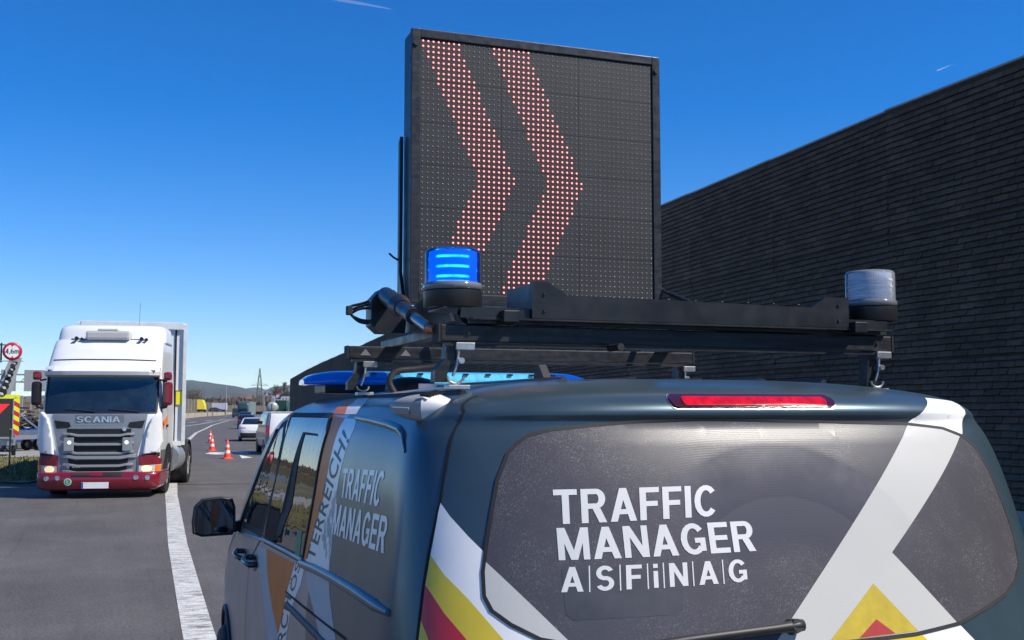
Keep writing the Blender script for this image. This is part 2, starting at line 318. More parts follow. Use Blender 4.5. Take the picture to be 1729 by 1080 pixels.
def rear_film(name, base, dusty, specks):
    """perforated film on the rear window with road dust and the arc wiped by the wiper"""
    k = NT(name); p = k.p
    sep = k.n('ShaderNodeSeparateXYZ'); k.l(k.tc, 'Object', sep, 0)
    dx = k.math('SUBTRACT', (sep, 0), -0.03); dz = k.math('SUBTRACT', (sep, 2), 1.33)
    r = k.math('SQRT', k.math('ADD', k.math('MULTIPLY', dx, dx), k.math('MULTIPLY', dz, dz)))
    rn = k.math('ADD', r, k.math('MULTIPLY', k.noise(60, 3), 0.006))
    wiped = k.math('MULTIPLY', k.ramp(rn, 0.474, 0.455), k.ramp(rn, 0.18, 0.25))
    # two radial sectors stay dusty inside the arc
    ang = k.math('ARCTAN2', dz, dx)
    sect = k.ramp(ang, 2.35, 2.25)
    wiped = k.math('MULTIPLY', wiped, sect)
    wiped = k.math('MULTIPLY', wiped, k.ramp(ang, 0.45, 0.6))
    streak = k.n('ShaderNodeTexNoise'); streak.inputs['Scale'].default_value = 1.0; streak.inputs['Detail'].default_value = 5
    cmb = k.n('ShaderNodeCombineXYZ'); k.put(cmb, 0, k.math('MULTIPLY', r, 110.0)); k.put(cmb, 1, k.math('MULTIPLY', ang, 1.4)); k.l(cmb, 0, streak, 0)
    clumps = k.ramp(k.noise(6.5, 6, 0.7), 0.42, 0.62)
    fine = k.ramp(k.noise(330, 2, 0.7), 0.56, 0.66)
    fine2 = k.ramp(k.noise(150, 5, 0.8), 0.57, 0.66)
    sp = k.math('MAXIMUM', k.math('MULTIPLY', fine, k.math('ADD', k.math('MULTIPLY', clumps, 0.75), 0.05)), k.math('MULTIPLY', fine2, k.math('MULTIPLY', clumps, 0.7)))
    keep = k.math('SUBTRACT', 1.0, k.math('MULTIPLY', wiped, 0.8))
    sp = k.math('MULTIPLY', k.math('MULTIPLY', sp, keep), specks)
    st = k.math('MULTIPLY', k.math('MULTIPLY', k.ramp((streak, 0), 0.45, 0.75), wiped), 0.012)
    rim = k.math('MULTIPLY', k.ramp(rn, 0.33, 0.462, 0.0, 0.22), k.math('MULTIPLY', wiped, k.ramp(k.noise(3.5, 5, 0.65), 0.40, 0.60, 0.15, 1.0)))
    r2 = k.math('MULTIPLY', k.ramp(rn, 0.20, 0.33, 0.0, 0.05), k.math('MULTIPLY', k.ramp(rn, 0.335, 0.33), wiped))
    d = k.math('MAXIMUM', k.math('MAXIMUM', sp, k.math('MAXIMUM', rim, r2)), st, True)
    veil = k.math('MULTIPLY', k.ramp(k.noise(2.2, 4), 0.3, 0.75), 0.25)
    c1 = k.mix(veil, base, dusty); c2 = k.mix(d, c1, (0.42, 0.40, 0.39, 1))
    k.put(p, 'Base Color', c2)
    k.put(p, 'Roughness', k.math('ADD', k.ramp(k.math('MAXIMUM', d, keep), 0.0, 1.0, 0.20, 0.34), 0.0))
    p.inputs['Specular IOR Level'].default_value = 0.45
    # perforation of the film
    gx = k.n('ShaderNodeTexVoronoi'); gx.inputs['Scale'].default_value = 420; gx.inputs['Randomness'].default_value = 0.15; k.l(k.tc, 'Object', gx, 0)
    k.bump(k.math('ADD', (gx, 0), k.math('MULTIPLY', sp, 1.0)), 0.15, 0.0010)
    return k.m
M['rear_film'] = rear_film('perforated_window_film', (0.060, 0.056, 0.062, 1), (0.125, 0.118, 0.118, 1), 0.46)
M['rear_film_white'] = rear_film('white_perforated_film', (0.54, 0.53, 0.49, 1), (0.41, 0.405, 0.37, 1), 0.2)
M['rear_film_yellow'] = mat('yellow_perforated_film', (0.50, 0.37, 0.025), 0.5, var=0.12, scale=30)
M['rear_film_red'] = mat('red_perforated_film', (0.40, 0.025, 0.03), 0.5, var=0.12, scale=30)

# ------------------------------------------------------------------ patches and letters laid on a hull
def grid_cut(bm, step):
    for ax in (0, 1):
        co = [v.co[ax] for v in bm.verts]
        if not co: return
        lo, hi = min(co), max(co); k = math.ceil(lo / step)
        while k * step < hi:
            pc = [0, 0, 0]; pc[ax] = k * step + 1.3e-5; no = [0, 0, 0]; no[ax] = 1
            bmesh.ops.bisect_plane(bm, geom=bm.verts[:] + bm.edges[:] + bm.faces[:], plane_co=pc, plane_no=no, dist=1e-6)
            k += 1
def lay(bm, hull, side, off, name, m, parent, step=0.03, thick=0.0):
    grid_cut(bm, step)
    for v in bm.verts: v.co = hull.on(side, v.co.x, v.co.y, off)
    bmesh.ops.recalc_face_normals(bm, faces=bm.faces)
    f0 = bm.faces[:]
    if f0:
        ref = {'rear': Vector((0, -1, 0)), 'front': Vector((0, 1, 0)), 'left': Vector((-1, 0, 0)), 'right': Vector((1, 0, 0))}[side]
        for f in f0:
            f.normal_update()
            if f.normal.dot(ref) < 0: f.normal_flip()
            f.smooth = True
    me = bpy.data.meshes.new(name); bm.to_mesh(me); bm.free(); me.materials.append(m)
    o = bpy.data.objects.new(name, me); C.objects.link(o); o.parent = parent
    return o
def patch(name, hull, side, poly, m, parent, off=0.0015, step=0.03):
    bm = bmesh.new(); vs = [bm.verts.new((a, b, 0)) for a, b in poly]; bm.faces.new(vs)
    bmesh.ops.triangulate(bm, faces=bm.faces[:])
    return lay(bm, hull, side, off, name, m, parent, step)
def ribbon(name, hull, side, pts, wd, m, parent, off=0.001, step=0.03, closed=False):
    """a strip of even width following a line on the hull"""
    q = [Vector(p) for p in pts]
    if closed: q.append(q[0])
    d = []
    for a, b in zip(q, q[1:]):
        k = max(1, int((b - a).length / step)); d += [a.lerp(b, i / k) for i in range(k)]
    d.append(q[-1]); P = [hull.on(side, p.x, p.y, 0) for p in d]; O = [hull.on(side, p.x, p.y, off) for p in d]; n = len(P); vs = []
    for i in range(n):
        N = (O[i] - P[i]).normalized(); a = P[(i - 1) % (n - 1)] if closed else P[max(i - 1, 0)]; b = P[(i + 1) % (n - 1)] if closed else P[min(i + 1, n - 1)]
        t = (b - a).normalized(); c = N.cross(t) * wd / 2; vs += [O[i] + c, O[i] - c]
    mb = MB(); mb.add(vs, [(2 * i, 2 * i + 1, 2 * i + 3, 2 * i + 2) for i in range(n - 1)], True); return mb.build(name, m, parent, False)
def _r(x0, y0, x1, y1): return [(x0, y0), (x1, y0), (x1, y1), (x0, y1)]
def _d(ax, ay, bx, by, w): return [(ax, ay), (ax + w, ay), (bx + w, by), (bx, by)]
def _a(cx, cy, rx, ry, a0, a1, s=.19, t=.165):
    n = 14; o = [(cx + rx * math.cos(R(a0 + (a1 - a0) * i / n)), cy + ry * math.sin(R(a0 + (a1 - a0) * i / n))) for i in range(n + 1)]
    return [[o[i], o[i + 1], (cx + (o[i + 1][0] - cx) * (rx - s) / rx, cy + (o[i + 1][1] - cy) * (ry - t) / ry), (cx + (o[i][0] - cx) * (rx - s) / rx, cy + (o[i][1] - cy) * (ry - t) / ry)] for i in range(n)]
GLYPH = {
 'T': (.64, [_r(0, .835, .64, 1), _r(.225, 0, .415, .84)]), 'R': (.71, [_r(0, 0, .19, 1), _r(.1, .84, .42, 1), _r(.1, .41, .42, .565), _d(.49, 0, .31, .42, .22)] + _a(.42, .705, .26, .295, -90, 90, .19, .155)),
 'A': (.76, [_d(0, 0, .28, 1, .20), _d(.56, 0, .28, 1, .20), _r(.17, .21, .59, .36)]), 'F': (.58, [_r(0, 0, .19, 1), _r(.1, .84, .58, 1), _r(.1, .42, .53, .575)]), 'I': (.19, [_r(0, 0, .19, 1)]),
 'C': (.73, _a(.37, .5, .37, .51, 40, 320)), 'M': (.84, [_r(0, 0, .175, 1), _r(.665, 0, .84, 1), _d(.33, 0, .03, 1, .18), _d(.33, 0, .63, 1, .18)]), 'N': (.70, [_r(0, 0, .18, 1), _r(.52, 0, .70, 1), _d(.50, 0, 0, 1, .20)]),
 'G': (.76, _a(.38, .5, .38, .51, 38, 322) + [_r(.42, .37, .74, .53), _r(.575, .10, .74, .40)]), 'E': (.62, [_r(0, 0, .19, 1), _r(.1, .835, .61, 1), _r(.1, .42, .57, .575), _r(.1, 0, .62, .165)]),
 'S': (.66, _a(.33, .715, .31, .30, 22, 272, .18, .16) + _a(.33, .29, .32, .30, -158, 92, .18, .16)), 'O': (.78, _a(.39, .5, .39, .51, 0, 360)), 'H': (.70, [_r(0, 0, .19, 1), _r(.51, 0, .70, 1), _r(.1, .42, .6, .58)]),
 'U': (.70, [_r(0, .32, .19, 1), _r(.51, .32, .70, 1)] + _a(.35, .33, .35, .34, 180, 360)), 'i': (.17, [_r(0, 0, .17, .70), _r(0, .83, .17, 1)]), '|': (.045, [_r(0, -.03, .045, 1.03)]), '!': (.19, [_r(0, 0, .19, .17), _d(.05, .27, 0, 1, .10), _d(.05, .27, .09, 1, .10)]),
 'L': (.58, [_r(0, 0, .20, 1), _r(.1, 0, .58, .17)]), 'D': (.70, [_r(0, 0, .19, 1), _r(.1, .84, .32, 1), _r(.1, 0, .32, .16)] + _a(.32, .5, .38, .5, -90, 90)), ' ': (.3, []),
 '4': (.6, [_r(.34, 0, .51, 1), _r(0, .22, .6, .36), _d(0, .3, .34, 1, .17)]), '5': (.6, [_r(.08, .85, .56, 1), _r(.08, .5, .23, .9)] + _a(.29, .31, .31, .31, -160, 115, .17, .15)), '0': (.6, _a(.3, .5, .3, .51, 0, 360, .17, .15)),
 '6': (.6, _a(.3, .31, .3, .31, 0, 360, .16, .14) + _a(.34, .5, .34, .51, 90, 190, .16, .14)), ',': (.16, [_d(0, -.16, .04, .15, .13)]), 'm': (.86, [_r(0, 0, .15, .7), _r(.355, 0, .505, .5), _r(.71, 0, .86, .5)] + _a(.2525, .45, .2525, .26, 0, 180, .15, .15) + _a(.6075, .45, .2525, .26, 0, 180, .15, .15)),
}
GLYPH['Ö'] = (.78, GLYPH['O'][1] + [_r(.14, 1.07, .31, 1.22), _r(.47, 1.07, .64, 1.22)])
from mathutils.geometry import delaunay_2d_cdt
def text_bm(txt, bold=0.03, space=1.0):
    bm = bmesh.new(); x = 0.0; gap = (.19 if '|' in txt else .10) * space; W = sum(GLYPH[c][0] for c in txt) + gap * (len(txt) - 1)
    for c in txt:
        w, polys = GLYPH[c]; vs = []; fs = []
        for p in polys:
            ar = sum(p[i][0] * p[(i + 1) % len(p)][1] - p[(i + 1) % len(p)][0] * p[i][1] for i in range(len(p)))
            if ar < 0: p = p[::-1]
            fs.append(list(range(len(vs), len(vs) + len(p)))); vs += [Vector(q) for q in p]
        if vs:
            r = delaunay_2d_cdt(vs, [], fs, 0, 1e-4, True); nv = [bm.verts.new(((v.x + x) / W, v.y, 0)) for v in r[0]]
            for f, of in zip(r[2], r[5]):
                if of: bm.faces.new([nv[i] for i in f])
        x += w + gap
    loose = [v for v in bm.verts if not v.link_faces]; bmesh.ops.delete(bm, geom=loose, context='VERTS')
    return bm
def plain_bm(txt, bold=0.0, space=1.0):
    cu = bpy.data.curves.new('lettering', 'FONT'); cu.body = txt; cu.offset = bold; cu.resolution_u = 4; cu.space_character = space
    o = bpy.data.objects.new('lettering', cu); C.objects.link(o); bpy.context.view_layer.update()
    me = bpy.data.meshes.new_from_object(o); bm = bmesh.new(); bm.from_mesh(me)
    bpy.data.objects.remove(o); bpy.data.curves.remove(cu); bpy.data.meshes.remove(me)
    xs = [v.co.x for v in bm.verts]; ys = [v.co.y for v in bm.verts]; x0, x1, y0, y1 = min(xs), max(xs), min(ys), max(ys)
    for v in bm.verts: v.co = Vector(((v.co.x - x0) / (x1 - x0), (v.co.y - y0) / (y1 - y0), 0))
    return bm
def letters(name, txt, hull, side, quad, m, parent, off=0.004, bold=0.03, step=0.04, space=1.0):
    """quad: bottom left, bottom right, top right, top left in the surface's own two coordinates"""
    bm = plain_bm(txt, 0.012, 1.1) if bold == 'plain' else text_bm(txt, bold, space); bl, br, tr, tl = quad
    for v in bm.verts:
        u, t = v.co.x, v.co.y
        v.co = Vector(tuple((bl[i] * (1 - u) + br[i] * u) * (1 - t) + (tl[i] * (1 - u) + tr[i] * u) * t for i in (0, 1)) + (0,))
    return lay(bm, hull, side, off, name, m, parent, step)
def flat_text(name, txt, quad, m, parent, bold=0.03, space=1.0):
    bm = text_bm(txt, bold, space); bl, br, tr, tl = [Vector(q) for q in quad]
    for v in bm.verts:
        u, t = v.co.x, v.co.y; v.co = (bl * (1 - u) + br * u) * (1 - t) + (tl * (1 - u) + tr * u) * t
    me = bpy.data.meshes.new(name); bm.to_mesh(me); bm.free(); me.materials.append(m)
    o = bpy.data.objects.new(name, me); C.objects.link(o); o.parent = parent
    return o
def hull_mesh(name, hull, m, parent, rows=46, nc=16, ns=24):
    mb = MB(); z0, z1 = hull.k[0][0], hull.k[-1][0]; zs = []
    kz = [k[0] for k in hull.k]
    for a, b in zip(kz, kz[1:]):
        c = max(1, round((b - a) / (z1 - z0) * rows)); c = max(c, 3); zs += [a + (b - a) * i / c for i in range(c)]
    zs.append(z1); rings = [hull.ring(z, nc, ns) for z in zs]; n = len(rings[0])
    vs = [p for r in rings for p in r]
    fs = [(k * n + i, k * n + (i + 1) % n, (k + 1) * n + (i + 1) % n, (k + 1) * n + i) for k in range(len(zs) - 1) for i in range(n)]
    mb.add(vs, fs, True)
    top = len(zs) - 1
    mb.add([v for v in rings[top]], [tuple(range(n))], True); mb.add(rings[0], [tuple(range(n))[::-1]], False)
    o = mb.build(name, m, parent)
    bm = bmesh.new(); bm.from_mesh(o.data); bmesh.ops.remove_doubles(bm, verts=bm.verts, dist=1e-5); bmesh.ops.recalc_face_normals(bm, faces=bm.faces); bm.to_mesh(o.data); bm.free()
    return o
def wheel(parent, c, r, wd, out=-1, rim_mat=None, name='wheel'):
    """axis along x; out = -1 when the outer face looks to -x"""
    wh = MB().lathe([(r * .62, -wd / 2), (r * .93, -wd / 2), (r, -wd / 2 + .02), (r, wd / 2 - .02), (r * .93, wd / 2), (r * .62, wd / 2)], c, (1, 0, 0), 36).build(name, M['rubber'], parent)
    x = out * (wd / 2 - 0.02); mb = MB().lathe([(r * .63, x), (r * .58, x - out * .015), (r * .5, x - out * .05), (r * .2, x - out * .03), (r * .16, x), (0.001, x)], c, (1, 0, 0), 30)
    for i in range(5):
        a = 2 * math.pi * i / 5; d = Vector((0, math.cos(a), math.sin(a)))
        mb.beam(Vector(c) + Vector((x - out * .01, 0, 0)) + d * r * .12, Vector(c) + Vector((x - out * .01, 0, 0)) + d * r * .58, r * .14, .02)
    mb.build('rim', rim_mat or M['alu'], wh)
    return wh

# ------------------------------------------------------------------ ground, road, markings
def sheet(name, polys, z, m, kind='structure'):
    bm = bmesh.new()
    for poly in polys: bm.faces.new([bm.verts.new((x, y, z)) for x, y in poly])
    bmesh.ops.recalc_face_normals(bm, faces=bm.faces)
    for f in bm.faces:
        f.normal_update()
        if f.normal.z < 0: f.normal_flip()
    me = bpy.data.meshes.new(name); bm.to_mesh(me); bm.free(); me.materials.append(m)
    o = bpy.data.objects.new(name, me); C.objects.link(o); o['kind'] = kind
    return o
def band(pts, wd):
    pts = [Vector((x, y)) for x, y in pts]; q = []
    for i, p in enumerate(pts):
        d = (pts[min(i + 1, len(pts) - 1)] - pts[max(i - 1, 0)]).normalized(); nrm = Vector((-d.y, d.x)) * wd / 2; q.append((p + nrm, p - nrm))
    return [[q[i][0], q[i][1], q[i + 1][1], q[i + 1][0]] for i in range(len(q) - 1)]
def asphalt():
    k = NT('asphalt'); p = k.p
    g = k.noise(150, 4, 0.75); a = k.ramp(k.noise(0.45, 8, 0.72), 0.35, 0.65, 0.78, 1.2); st = k.ramp(k.noise(1.0, 5, 0.6, sc=(1.6, 0.12, 1)), 0.35, 0.7, 0.9, 1.12)
    gr = k.ramp(g, 0.40, 0.60, 0.30, 1.8)
    chips = k.ramp(k.noise(42, 5, 0.75), 0.60, 0.66, 0.0, 0.42)
    mo = k.ramp(k.noise(30, 4, 0.75), 0.40, 0.60, 0.70, 1.30); v = k.math('MULTIPLY', k.math('MULTIPLY', k.math('MULTIPLY', a, st), gr), mo)
    m = k.n('ShaderNodeVectorMath', operation='SCALE'); m.inputs[0].default_value = (0.088, 0.081, 0.077); k.l(v[0], 0, m, 'Scale')
    c = k.mix(chips, (m, 0), (0.5, 0.48, 0.45, 1))
    # old scuffs and tyre marks along the lane
    sc = k.ramp(k.noise(1.0, 6, 0.7, sc=(7, 0.35, 1)), 0.56, 0.66, 0.0, 0.30)
    c = k.mix(sc, c, (0.03, 0.03, 0.032, 1))
    k.put(p, 'Base Color', c); p.inputs['Roughness'].default_value = 0.82
    k.bump(g, 0.5, 0.006)
    return k.m
def paint():
    k = NT('road_paint'); p = k.p
    a = k.noise(5, 9, 0.85, sc=(0.6, 3.4, 1)); b = k.noise(80, 4, 0.7)
    wear = k.math('MAXIMUM', k.ramp(a, 0.50, 0.55, 0.0, 0.9), k.ramp(b, 0.55, 0.62, 0.0, 0.7), True)
    c = k.mix(wear, (0.66, 0.65, 0.61, 1), (0.08, 0.08, 0.08, 1))
    k.put(p, 'Base Color', c); p.inputs['Roughness'].default_value = 0.7; k.bump(b, 0.5, 0.004)
    return k.m
M['asphalt'] = asphalt(); M['paint'] = paint()
M['paint_far'] = mat('distant_road_paint', (0.66, 0.65, 0.61), 0.7, var=0.12, scale=2)
M['earth'] = mat('dry_grassland', (0.115, 0.105, 0.055), 0.95, var=0.35, scale=0.05, bump=0.3, bscale=3, bdist=0.05)
M['verge'] = mat('verge_soil', (0.125, 0.115, 0.055), 0.95, var=0.4, scale=1.6, bump=0.6, bscale=12, bdist=0.04)
M['concrete'] = mat('pale_concrete', (0.36, 0.33, 0.28), 0.85, var=0.25, scale=1.5, bump=0.2, bscale=20)
M['lot'] = mat('light_gravel_lot', (0.27, 0.26, 0.24), 0.9, var=0.2, scale=1.0)
LINE = [(0.62, -8), (0.66, 4), (.70, 8), (.745, 10), (0.80, 12), (0.92, 16.2), (1.30, 25.8), (1.95, 38), (2.7, 50), (3.6, 61.7), (5.0, 77.2), (6.8, 97), (9.0, 116.5), (12.3, 147), (16.4, 179.5), (21.3, 218), (26.9, 255), (38.9, 339), (62, 460), (110, 640), (190, 900)]
sheet('ground', [[(-9000, -3000), (9000, -3000), (9000, 9000), (-9000, 9000)]], -0.03, M['earth'])
rl = [(-60, -60), (-60, 31), (-5, 31), (-1.6, 30.0), (-1.5, 44), (-1.5, 60), (-8, 100), (-2, 160), (5, 215), (17, 279), (28, 361), (46, 478), (75, 714), (150, 1100)]
rr = [(16, -60), (16, 13), (16, 26), (17, 38), (20, 74), (22, 92), (25, 124), (28, 150), (34, 191), (60, 290), (95, 400), (150, 560), (260, 800), (420, 1100)]
sheet('road', [[rl[i], rr[i], rr[i + 1], rl[i + 1]] for i in range(len(rl) - 1)], 0.0, M['asphalt'])
sheet('grass_verge', [[(-80, 33), (-12, 32.4), (-3, 32), (-2.0, 31.2), (-1.7, 33), (-1.75, 48), (-80, 50)]], 0.006, M['verge'])
sheet('parking_area', [[(-80, 49.5), (-1.6, 48.5), (-1.6, 60), (-80, 62)]], 0.004, M['lot'])
sheet('road_edge_line', band(LINE, 0.26), 0.005, M['paint'])
sheet('gore_line', band([(1.6, 96), (8.6, 139.6), (11.8, 160), (17.0, 200), (22.9, 239), (35.5, 324), (60, 450)], 0.20), 0.005, M['paint_far'])
dsh = []
for a, b in [((7.5, 155), (9.2, 166)), ((11.4, 181), (13.5, 193)), ((16, 209), (18.6, 224)), ((21.5, 241), (24.4, 257)), ((27.5, 273), (30.5, 289)), ((5.2, 170), (6.4, 182)), ((8.6, 198), (10.4, 211)), ((13.2, 228), (15.6, 243))]:
    dsh += band([a, b], 0.3)
sheet('lane_dashes', dsh, 0.005, M['paint_far'])
# painted turn arrows: two white heads near the foremost cone
sheet('road_arrow_marking', [[(4.55, 48.6), (5.75, 51.0), (5.25, 51.1), (3.9, 48.5)][::-1], [(4.85, 44.3), (5.1, 47.6), (5.35, 44.9)], [(3.85, 49.4), (4.2, 51.2), (5.9, 50.3), (5.6, 49.2)], [(8.0, 62), (8.3, 67), (8.55, 67), (8.4, 62)]], 0.0055, M['paint_far'])
# grass tufts on the verge
def tufts():
    r = random.Random(3); mb = MB()
    for _ in range(5200):
        x = -1.9 - 14 * r.random() ** 1.4; y = 32.2 + r.random() * 16; h = 0.05 + 0.09 * r.random(); a = r.random() * 3.14; wv = 0.02 + .03 * r.random()
        dx, dy = math.cos(a) * wv, math.sin(a) * wv; lx, ly = (r.random() - .5) * .08, (r.random() - .5) * .08
        mb.add([(x - dx, y - dy, 0), (x + dx, y + dy, 0), (x + lx, y + ly, h)], [(0, 1, 2)])
    o = mb.build('grass', mat('dry_grass_blades', (0.15, 0.14, 0.05), 0.9, var=0.4, scale=0.9), None, False); tag(o, 'short yellow-green grass on the verge left of the white truck', 'grass', kind='stuff')
tufts()

# ------------------------------------------------------------------ noise barrier wall along the right side
def wall_mat():
    k = NT('dark_weathered_boards'); p = k.p
    at = k.n('ShaderNodeAttribute'); at.attribute_name = 'tone'; oi = k.n('ShaderNodeObjectInfo')
    n = k.ramp(k.noise(0.40, 7, 0.7), 0.3, 0.7, 0.65, 1.35); f = k.ramp(k.noise(22, 4, 0.7, sc=(1, 0.3, 1.6)), 0.3, 0.7, 0.7, 1.3)
    v = k.math('MULTIPLY', k.math('MULTIPLY', n, f), k.math('MULTIPLY', (at, 2), k.ramp((oi, 5), 0, 1, 0.82, 1.16)))
    m = k.n('ShaderNodeVectorMath', operation='SCALE'); m.inputs[0].default_value = (0.105, 0.073, 0.046); k.l(v[0], 0, m, 'Scale'); k.l(m, 0, p, 'Base Color')
    p.inputs['Roughness'].default_value = 0.85; k.bump(k.noise(30, 4, 0.7, sc=(1, 0.35, 2)), 0.6, 0.01)
    return k.m
M['wall'] = wall_mat()
def wall_panel():
    r = random.Random(11); mb = MB(); L, PH, BL = 4.0, 0.1085, 0.33; tones = []
    mb.b2((0.0, 0, 0.35), (0.14, L, 7.24)); tones += [0.5] * 6
    nr = int(6.86 / PH)
    for i in range(nr):
        z = 0.37 + i * PH
        sm = .03 if i in (21, 42) else 0
        off = (0.0 if i % 2 else 0.5) * BL + r.uniform(-.02, .02); y = -off
        while y < L:
            a, b = max(0.004, y + .002), min(L - .004, y + BL - .011); y += BL
            if b - a < .03: continue
            d = -0.050 + r.uniform(-.009, .006); t = -0.012 + r.uniform(-.006, .004); zz = r.uniform(-.004, .004); h = PH - .014 - sm
            k1 = r.uniform(-.006, .006)
            vs = [(0.001, a, z + zz), (0.001, b, z + zz), (d, b, z + zz + .006 + k1), (d, a, z + zz + .006), (t, b, z + zz + h), (t, a, z + zz + h), (0.001, a, z + zz + h), (0.001, b, z + zz + h)]
            mb.add(vs, [(0, 1, 2, 3), (3, 2, 4, 5), (5, 4, 7, 6), (0, 3, 5, 6), (1, 7, 4, 2)])
            tones += [r.uniform(.76, 1.2) * (1.12 if r.random() < .12 else 1)] * 5
    me_o = mb.build('board_panel', M['wall'], None, True)
    at = me_o.data.attributes.new('tone', 'FLOAT', 'FACE'); at.data.foreach_set('value', tones)
    return me_o
def build_wall():
    path = [(13.35, -24), (13.0, 8), (13.05, 16), (13.7, 28), (15.1, 40), (17.9, 73.5), (19.6, 92), (22.0, 122), (24.6, 150), (28.8, 191), (34, 222), (42, 256)]
    root = empty('noise_barrier_wall', (13.0, 12, 0), 0, 'tall dark wall of rough stacked boards curving along the right side of the road', 'noise barrier')
    proto = wall_panel(); first = True
    pos = Vector(path[0]); seg = 0; L = 4.0; pm = mat('weathered_steel_post', (0.045, 0.045, 0.045), 0.7, 0.2, var=0.3)
    capm = mat('wall_coping', (0.30, 0.30, 0.29), 0.6, var=0.2)
    cap0 = MB().b2((-0.05, 0, 7.25), (0.17, L, 7.285)).build('coping', capm, None)
    foot0 = MB().b2((-0.03, 0, 0), (0.16, L, 0.35)).build('plinth', M['concrete'], None)
    pts = [pos.copy()]
    while True:
        # walk 4 m along the path
        d = L
        cur = pts[-1].copy(); s = seg
        tgt = Vector(path[s + 1])
        while (tgt - cur).length < d:
            d -= (tgt - cur).length; cur = tgt; s += 1
            if s + 1 >= len(path): break
            tgt = Vector(path[s + 1])
        if s + 1 >= len(path): break
        cur = cur + (tgt - cur).normalized() * d; seg = s; pts.append(cur)
    for i in range(len(pts) - 1):
        a, b = pts[i], pts[i + 1]; d = b - a; rz = math.atan2(-d.x, d.y)
        for pr in (proto, cap0, foot0):
            o = pr if first else pr.copy()
            if not first: C.objects.link(o)
            o.parent = root; o.location = (a.x - 13.0, a.y - 12, 0 if pr is not cap0 else (i * 7 % 5) * .006); o.rotation_euler = (0, 0, rz)
        first = False
build_wall()

# ------------------------------------------------------------------ the van
VX, VY = VAN_AT
van = empty('service_van', (VX, VY, 0), 0, 'large dark petrol service van with TRAFFIC MANAGER lettering, rear window nearest to us', 'van')
VH = Hull(VAN_KEYS, n=3.0, nf=2.6, taper=_van_taper)
hull_mesh('body', VH, M['van'], van, rows=90, nc=26, ns=60)
T = {k: v[1] for k, v in TRACE.items()}
def tp(key, name, m, off, side=None, step=0.02): return patch(name, VH, TRACE[key][0], T[key], m, van, off, step)
# tailgate
ribbon('panel_gap', VH, 'left', T['r_seam'], 0.007, M['seam'], van, 0.0012, 0.01)
rw = ribbon('window_seal', VH, 'rear', T['rear_window'], 0.009, M['rubber'], van, 0.0030, 0.02, closed=True)
glass = tp('rear_window', 'rear_window', M['rear_film'], 0.0022)
for key, name, mm in (('win_white_left', 'white_film_stripe', 'rear_film_white'), ('win_white_x', 'white_film_stripe', 'rear_film_white')):
    o = tp(key, name, M[mm], 0.0028); o.parent = glass
o = tp('win_yellow', 'yellow_film_stripe', M['rear_film_yellow'], 0.0034); o.parent = glass
o = tp('win_red', 'red_film_stripe', M['rear_film_red'], 0.0040); o.parent = glass
o = tp('label', 'pale_patch', mat('pale_window_patch', (0.056, 0.056, 0.061), .4, var=.2, scale=14), 0.0027); o.parent = glass  # slightly lighter rectangle on the window film
for q, txt in (('text_traffic', 'TRAFFIC'), ('text_manager', 'MANAGER'), ('text_line', 'A|S|F|i|N|A|G')):
    letters('rear_lettering', txt, VH, 'rear', T[q], M['letter'], glass, 0.0034, 0.035 if q != 'text_line' else 0.02, 0.03, 1.0)
for key, name, mm, off in (('corner_white', 'white_stripe', 'film_white', .0010), ('corner_yellow', 'yellow_stripe', 'film_yellow', .0010), ('corner_red', 'red_stripe', 'film_red', .0010), ('corner_yellow_low', 'yellow_stripe', 'film_yellow', .0010),
                           ('roof_white', 'white_stripe', 'film_white', .0010), ('low_white', 'white_stripe', 'film_white', .0008), ('low_yellow', 'yellow_stripe', 'film_yellow', .0014), ('low_red', 'red_stripe', 'film_red', .0020)):
    tp(key, name, M[mm], off, step=0.012)
# third brake light: chrome frame, red lens with darker ends
def round_rect(x0, x1, z0, z1, n=10):
    r = (z1 - z0) / 2; zc = (z0 + z1) / 2; o = []
    for i in range(n + 1): a = -math.pi / 2 + math.pi * i / n; o.append((x1 - r + r * math.cos(a), zc + r * math.sin(a)))
    for i in range(n + 1): a = math.pi / 2 + math.pi * i / n; o.append((x0 + r + r * math.cos(a), zc + r * math.sin(a)))
    return o
bx0, bx1, bz0, bz1 = T['brake'][0][0] - .022, T['brake'][1][0] + .018, T['brake'][0][1], T['brake'][2][1] - .004
chrome = mat('silver_trim', (0.62, 0.64, 0.66), 0.22, 0.8)
bl = patch('brake_light', VH, 'rear', round_rect(bx0, bx1, bz0, bz1), chrome, van, 0.0016, 0.012)
lensm = mat('red_lens', (0.42, 0.002, 0.004), 0.12, coat=0.35, var=0.5, scale=45, bump=0.25, bscale=90, bdist=0.0015, emis=(1, 0.004, 0.008), es=0.16, sc=(1, 1, .4))
darkred = mat('dark_red_lens', (0.05, 0.004, 0.005), 0.08, coat=1.0, bump=0.3, bscale=160, bdist=0.001)
patch('lens_surround', VH, 'rear', round_rect(bx0 + .004, bx1 - .004, bz0 + .004, bz1 - .003), darkred, bl, 0.006, 0.012)
patch('lens', VH, 'rear', round_rect(bx0 + .035, bx1 - .03, bz0 + .007, bz1 - .010), lensm, bl, 0.0075, 0.012)
# rear wiper
mb = MB(); wp = [VH.on('rear', a, z, .022) for a, z in T['wiper']]
mb.tube(smooth_path([wp[0] + Vector((.004, 0, 0)), wp[0], wp[1], wp[2], wp[2] + Vector((-.12, .0, -.012))], 4), [.014] * 5 + [.011] * 12, 10)
mb.cyl(VH.on('rear', *T['wiper'][0], 0), VH.on('rear', *T['wiper'][0], .034), .020, .015)
wi = mb.build('rear_wiper', M['plastic'], van)
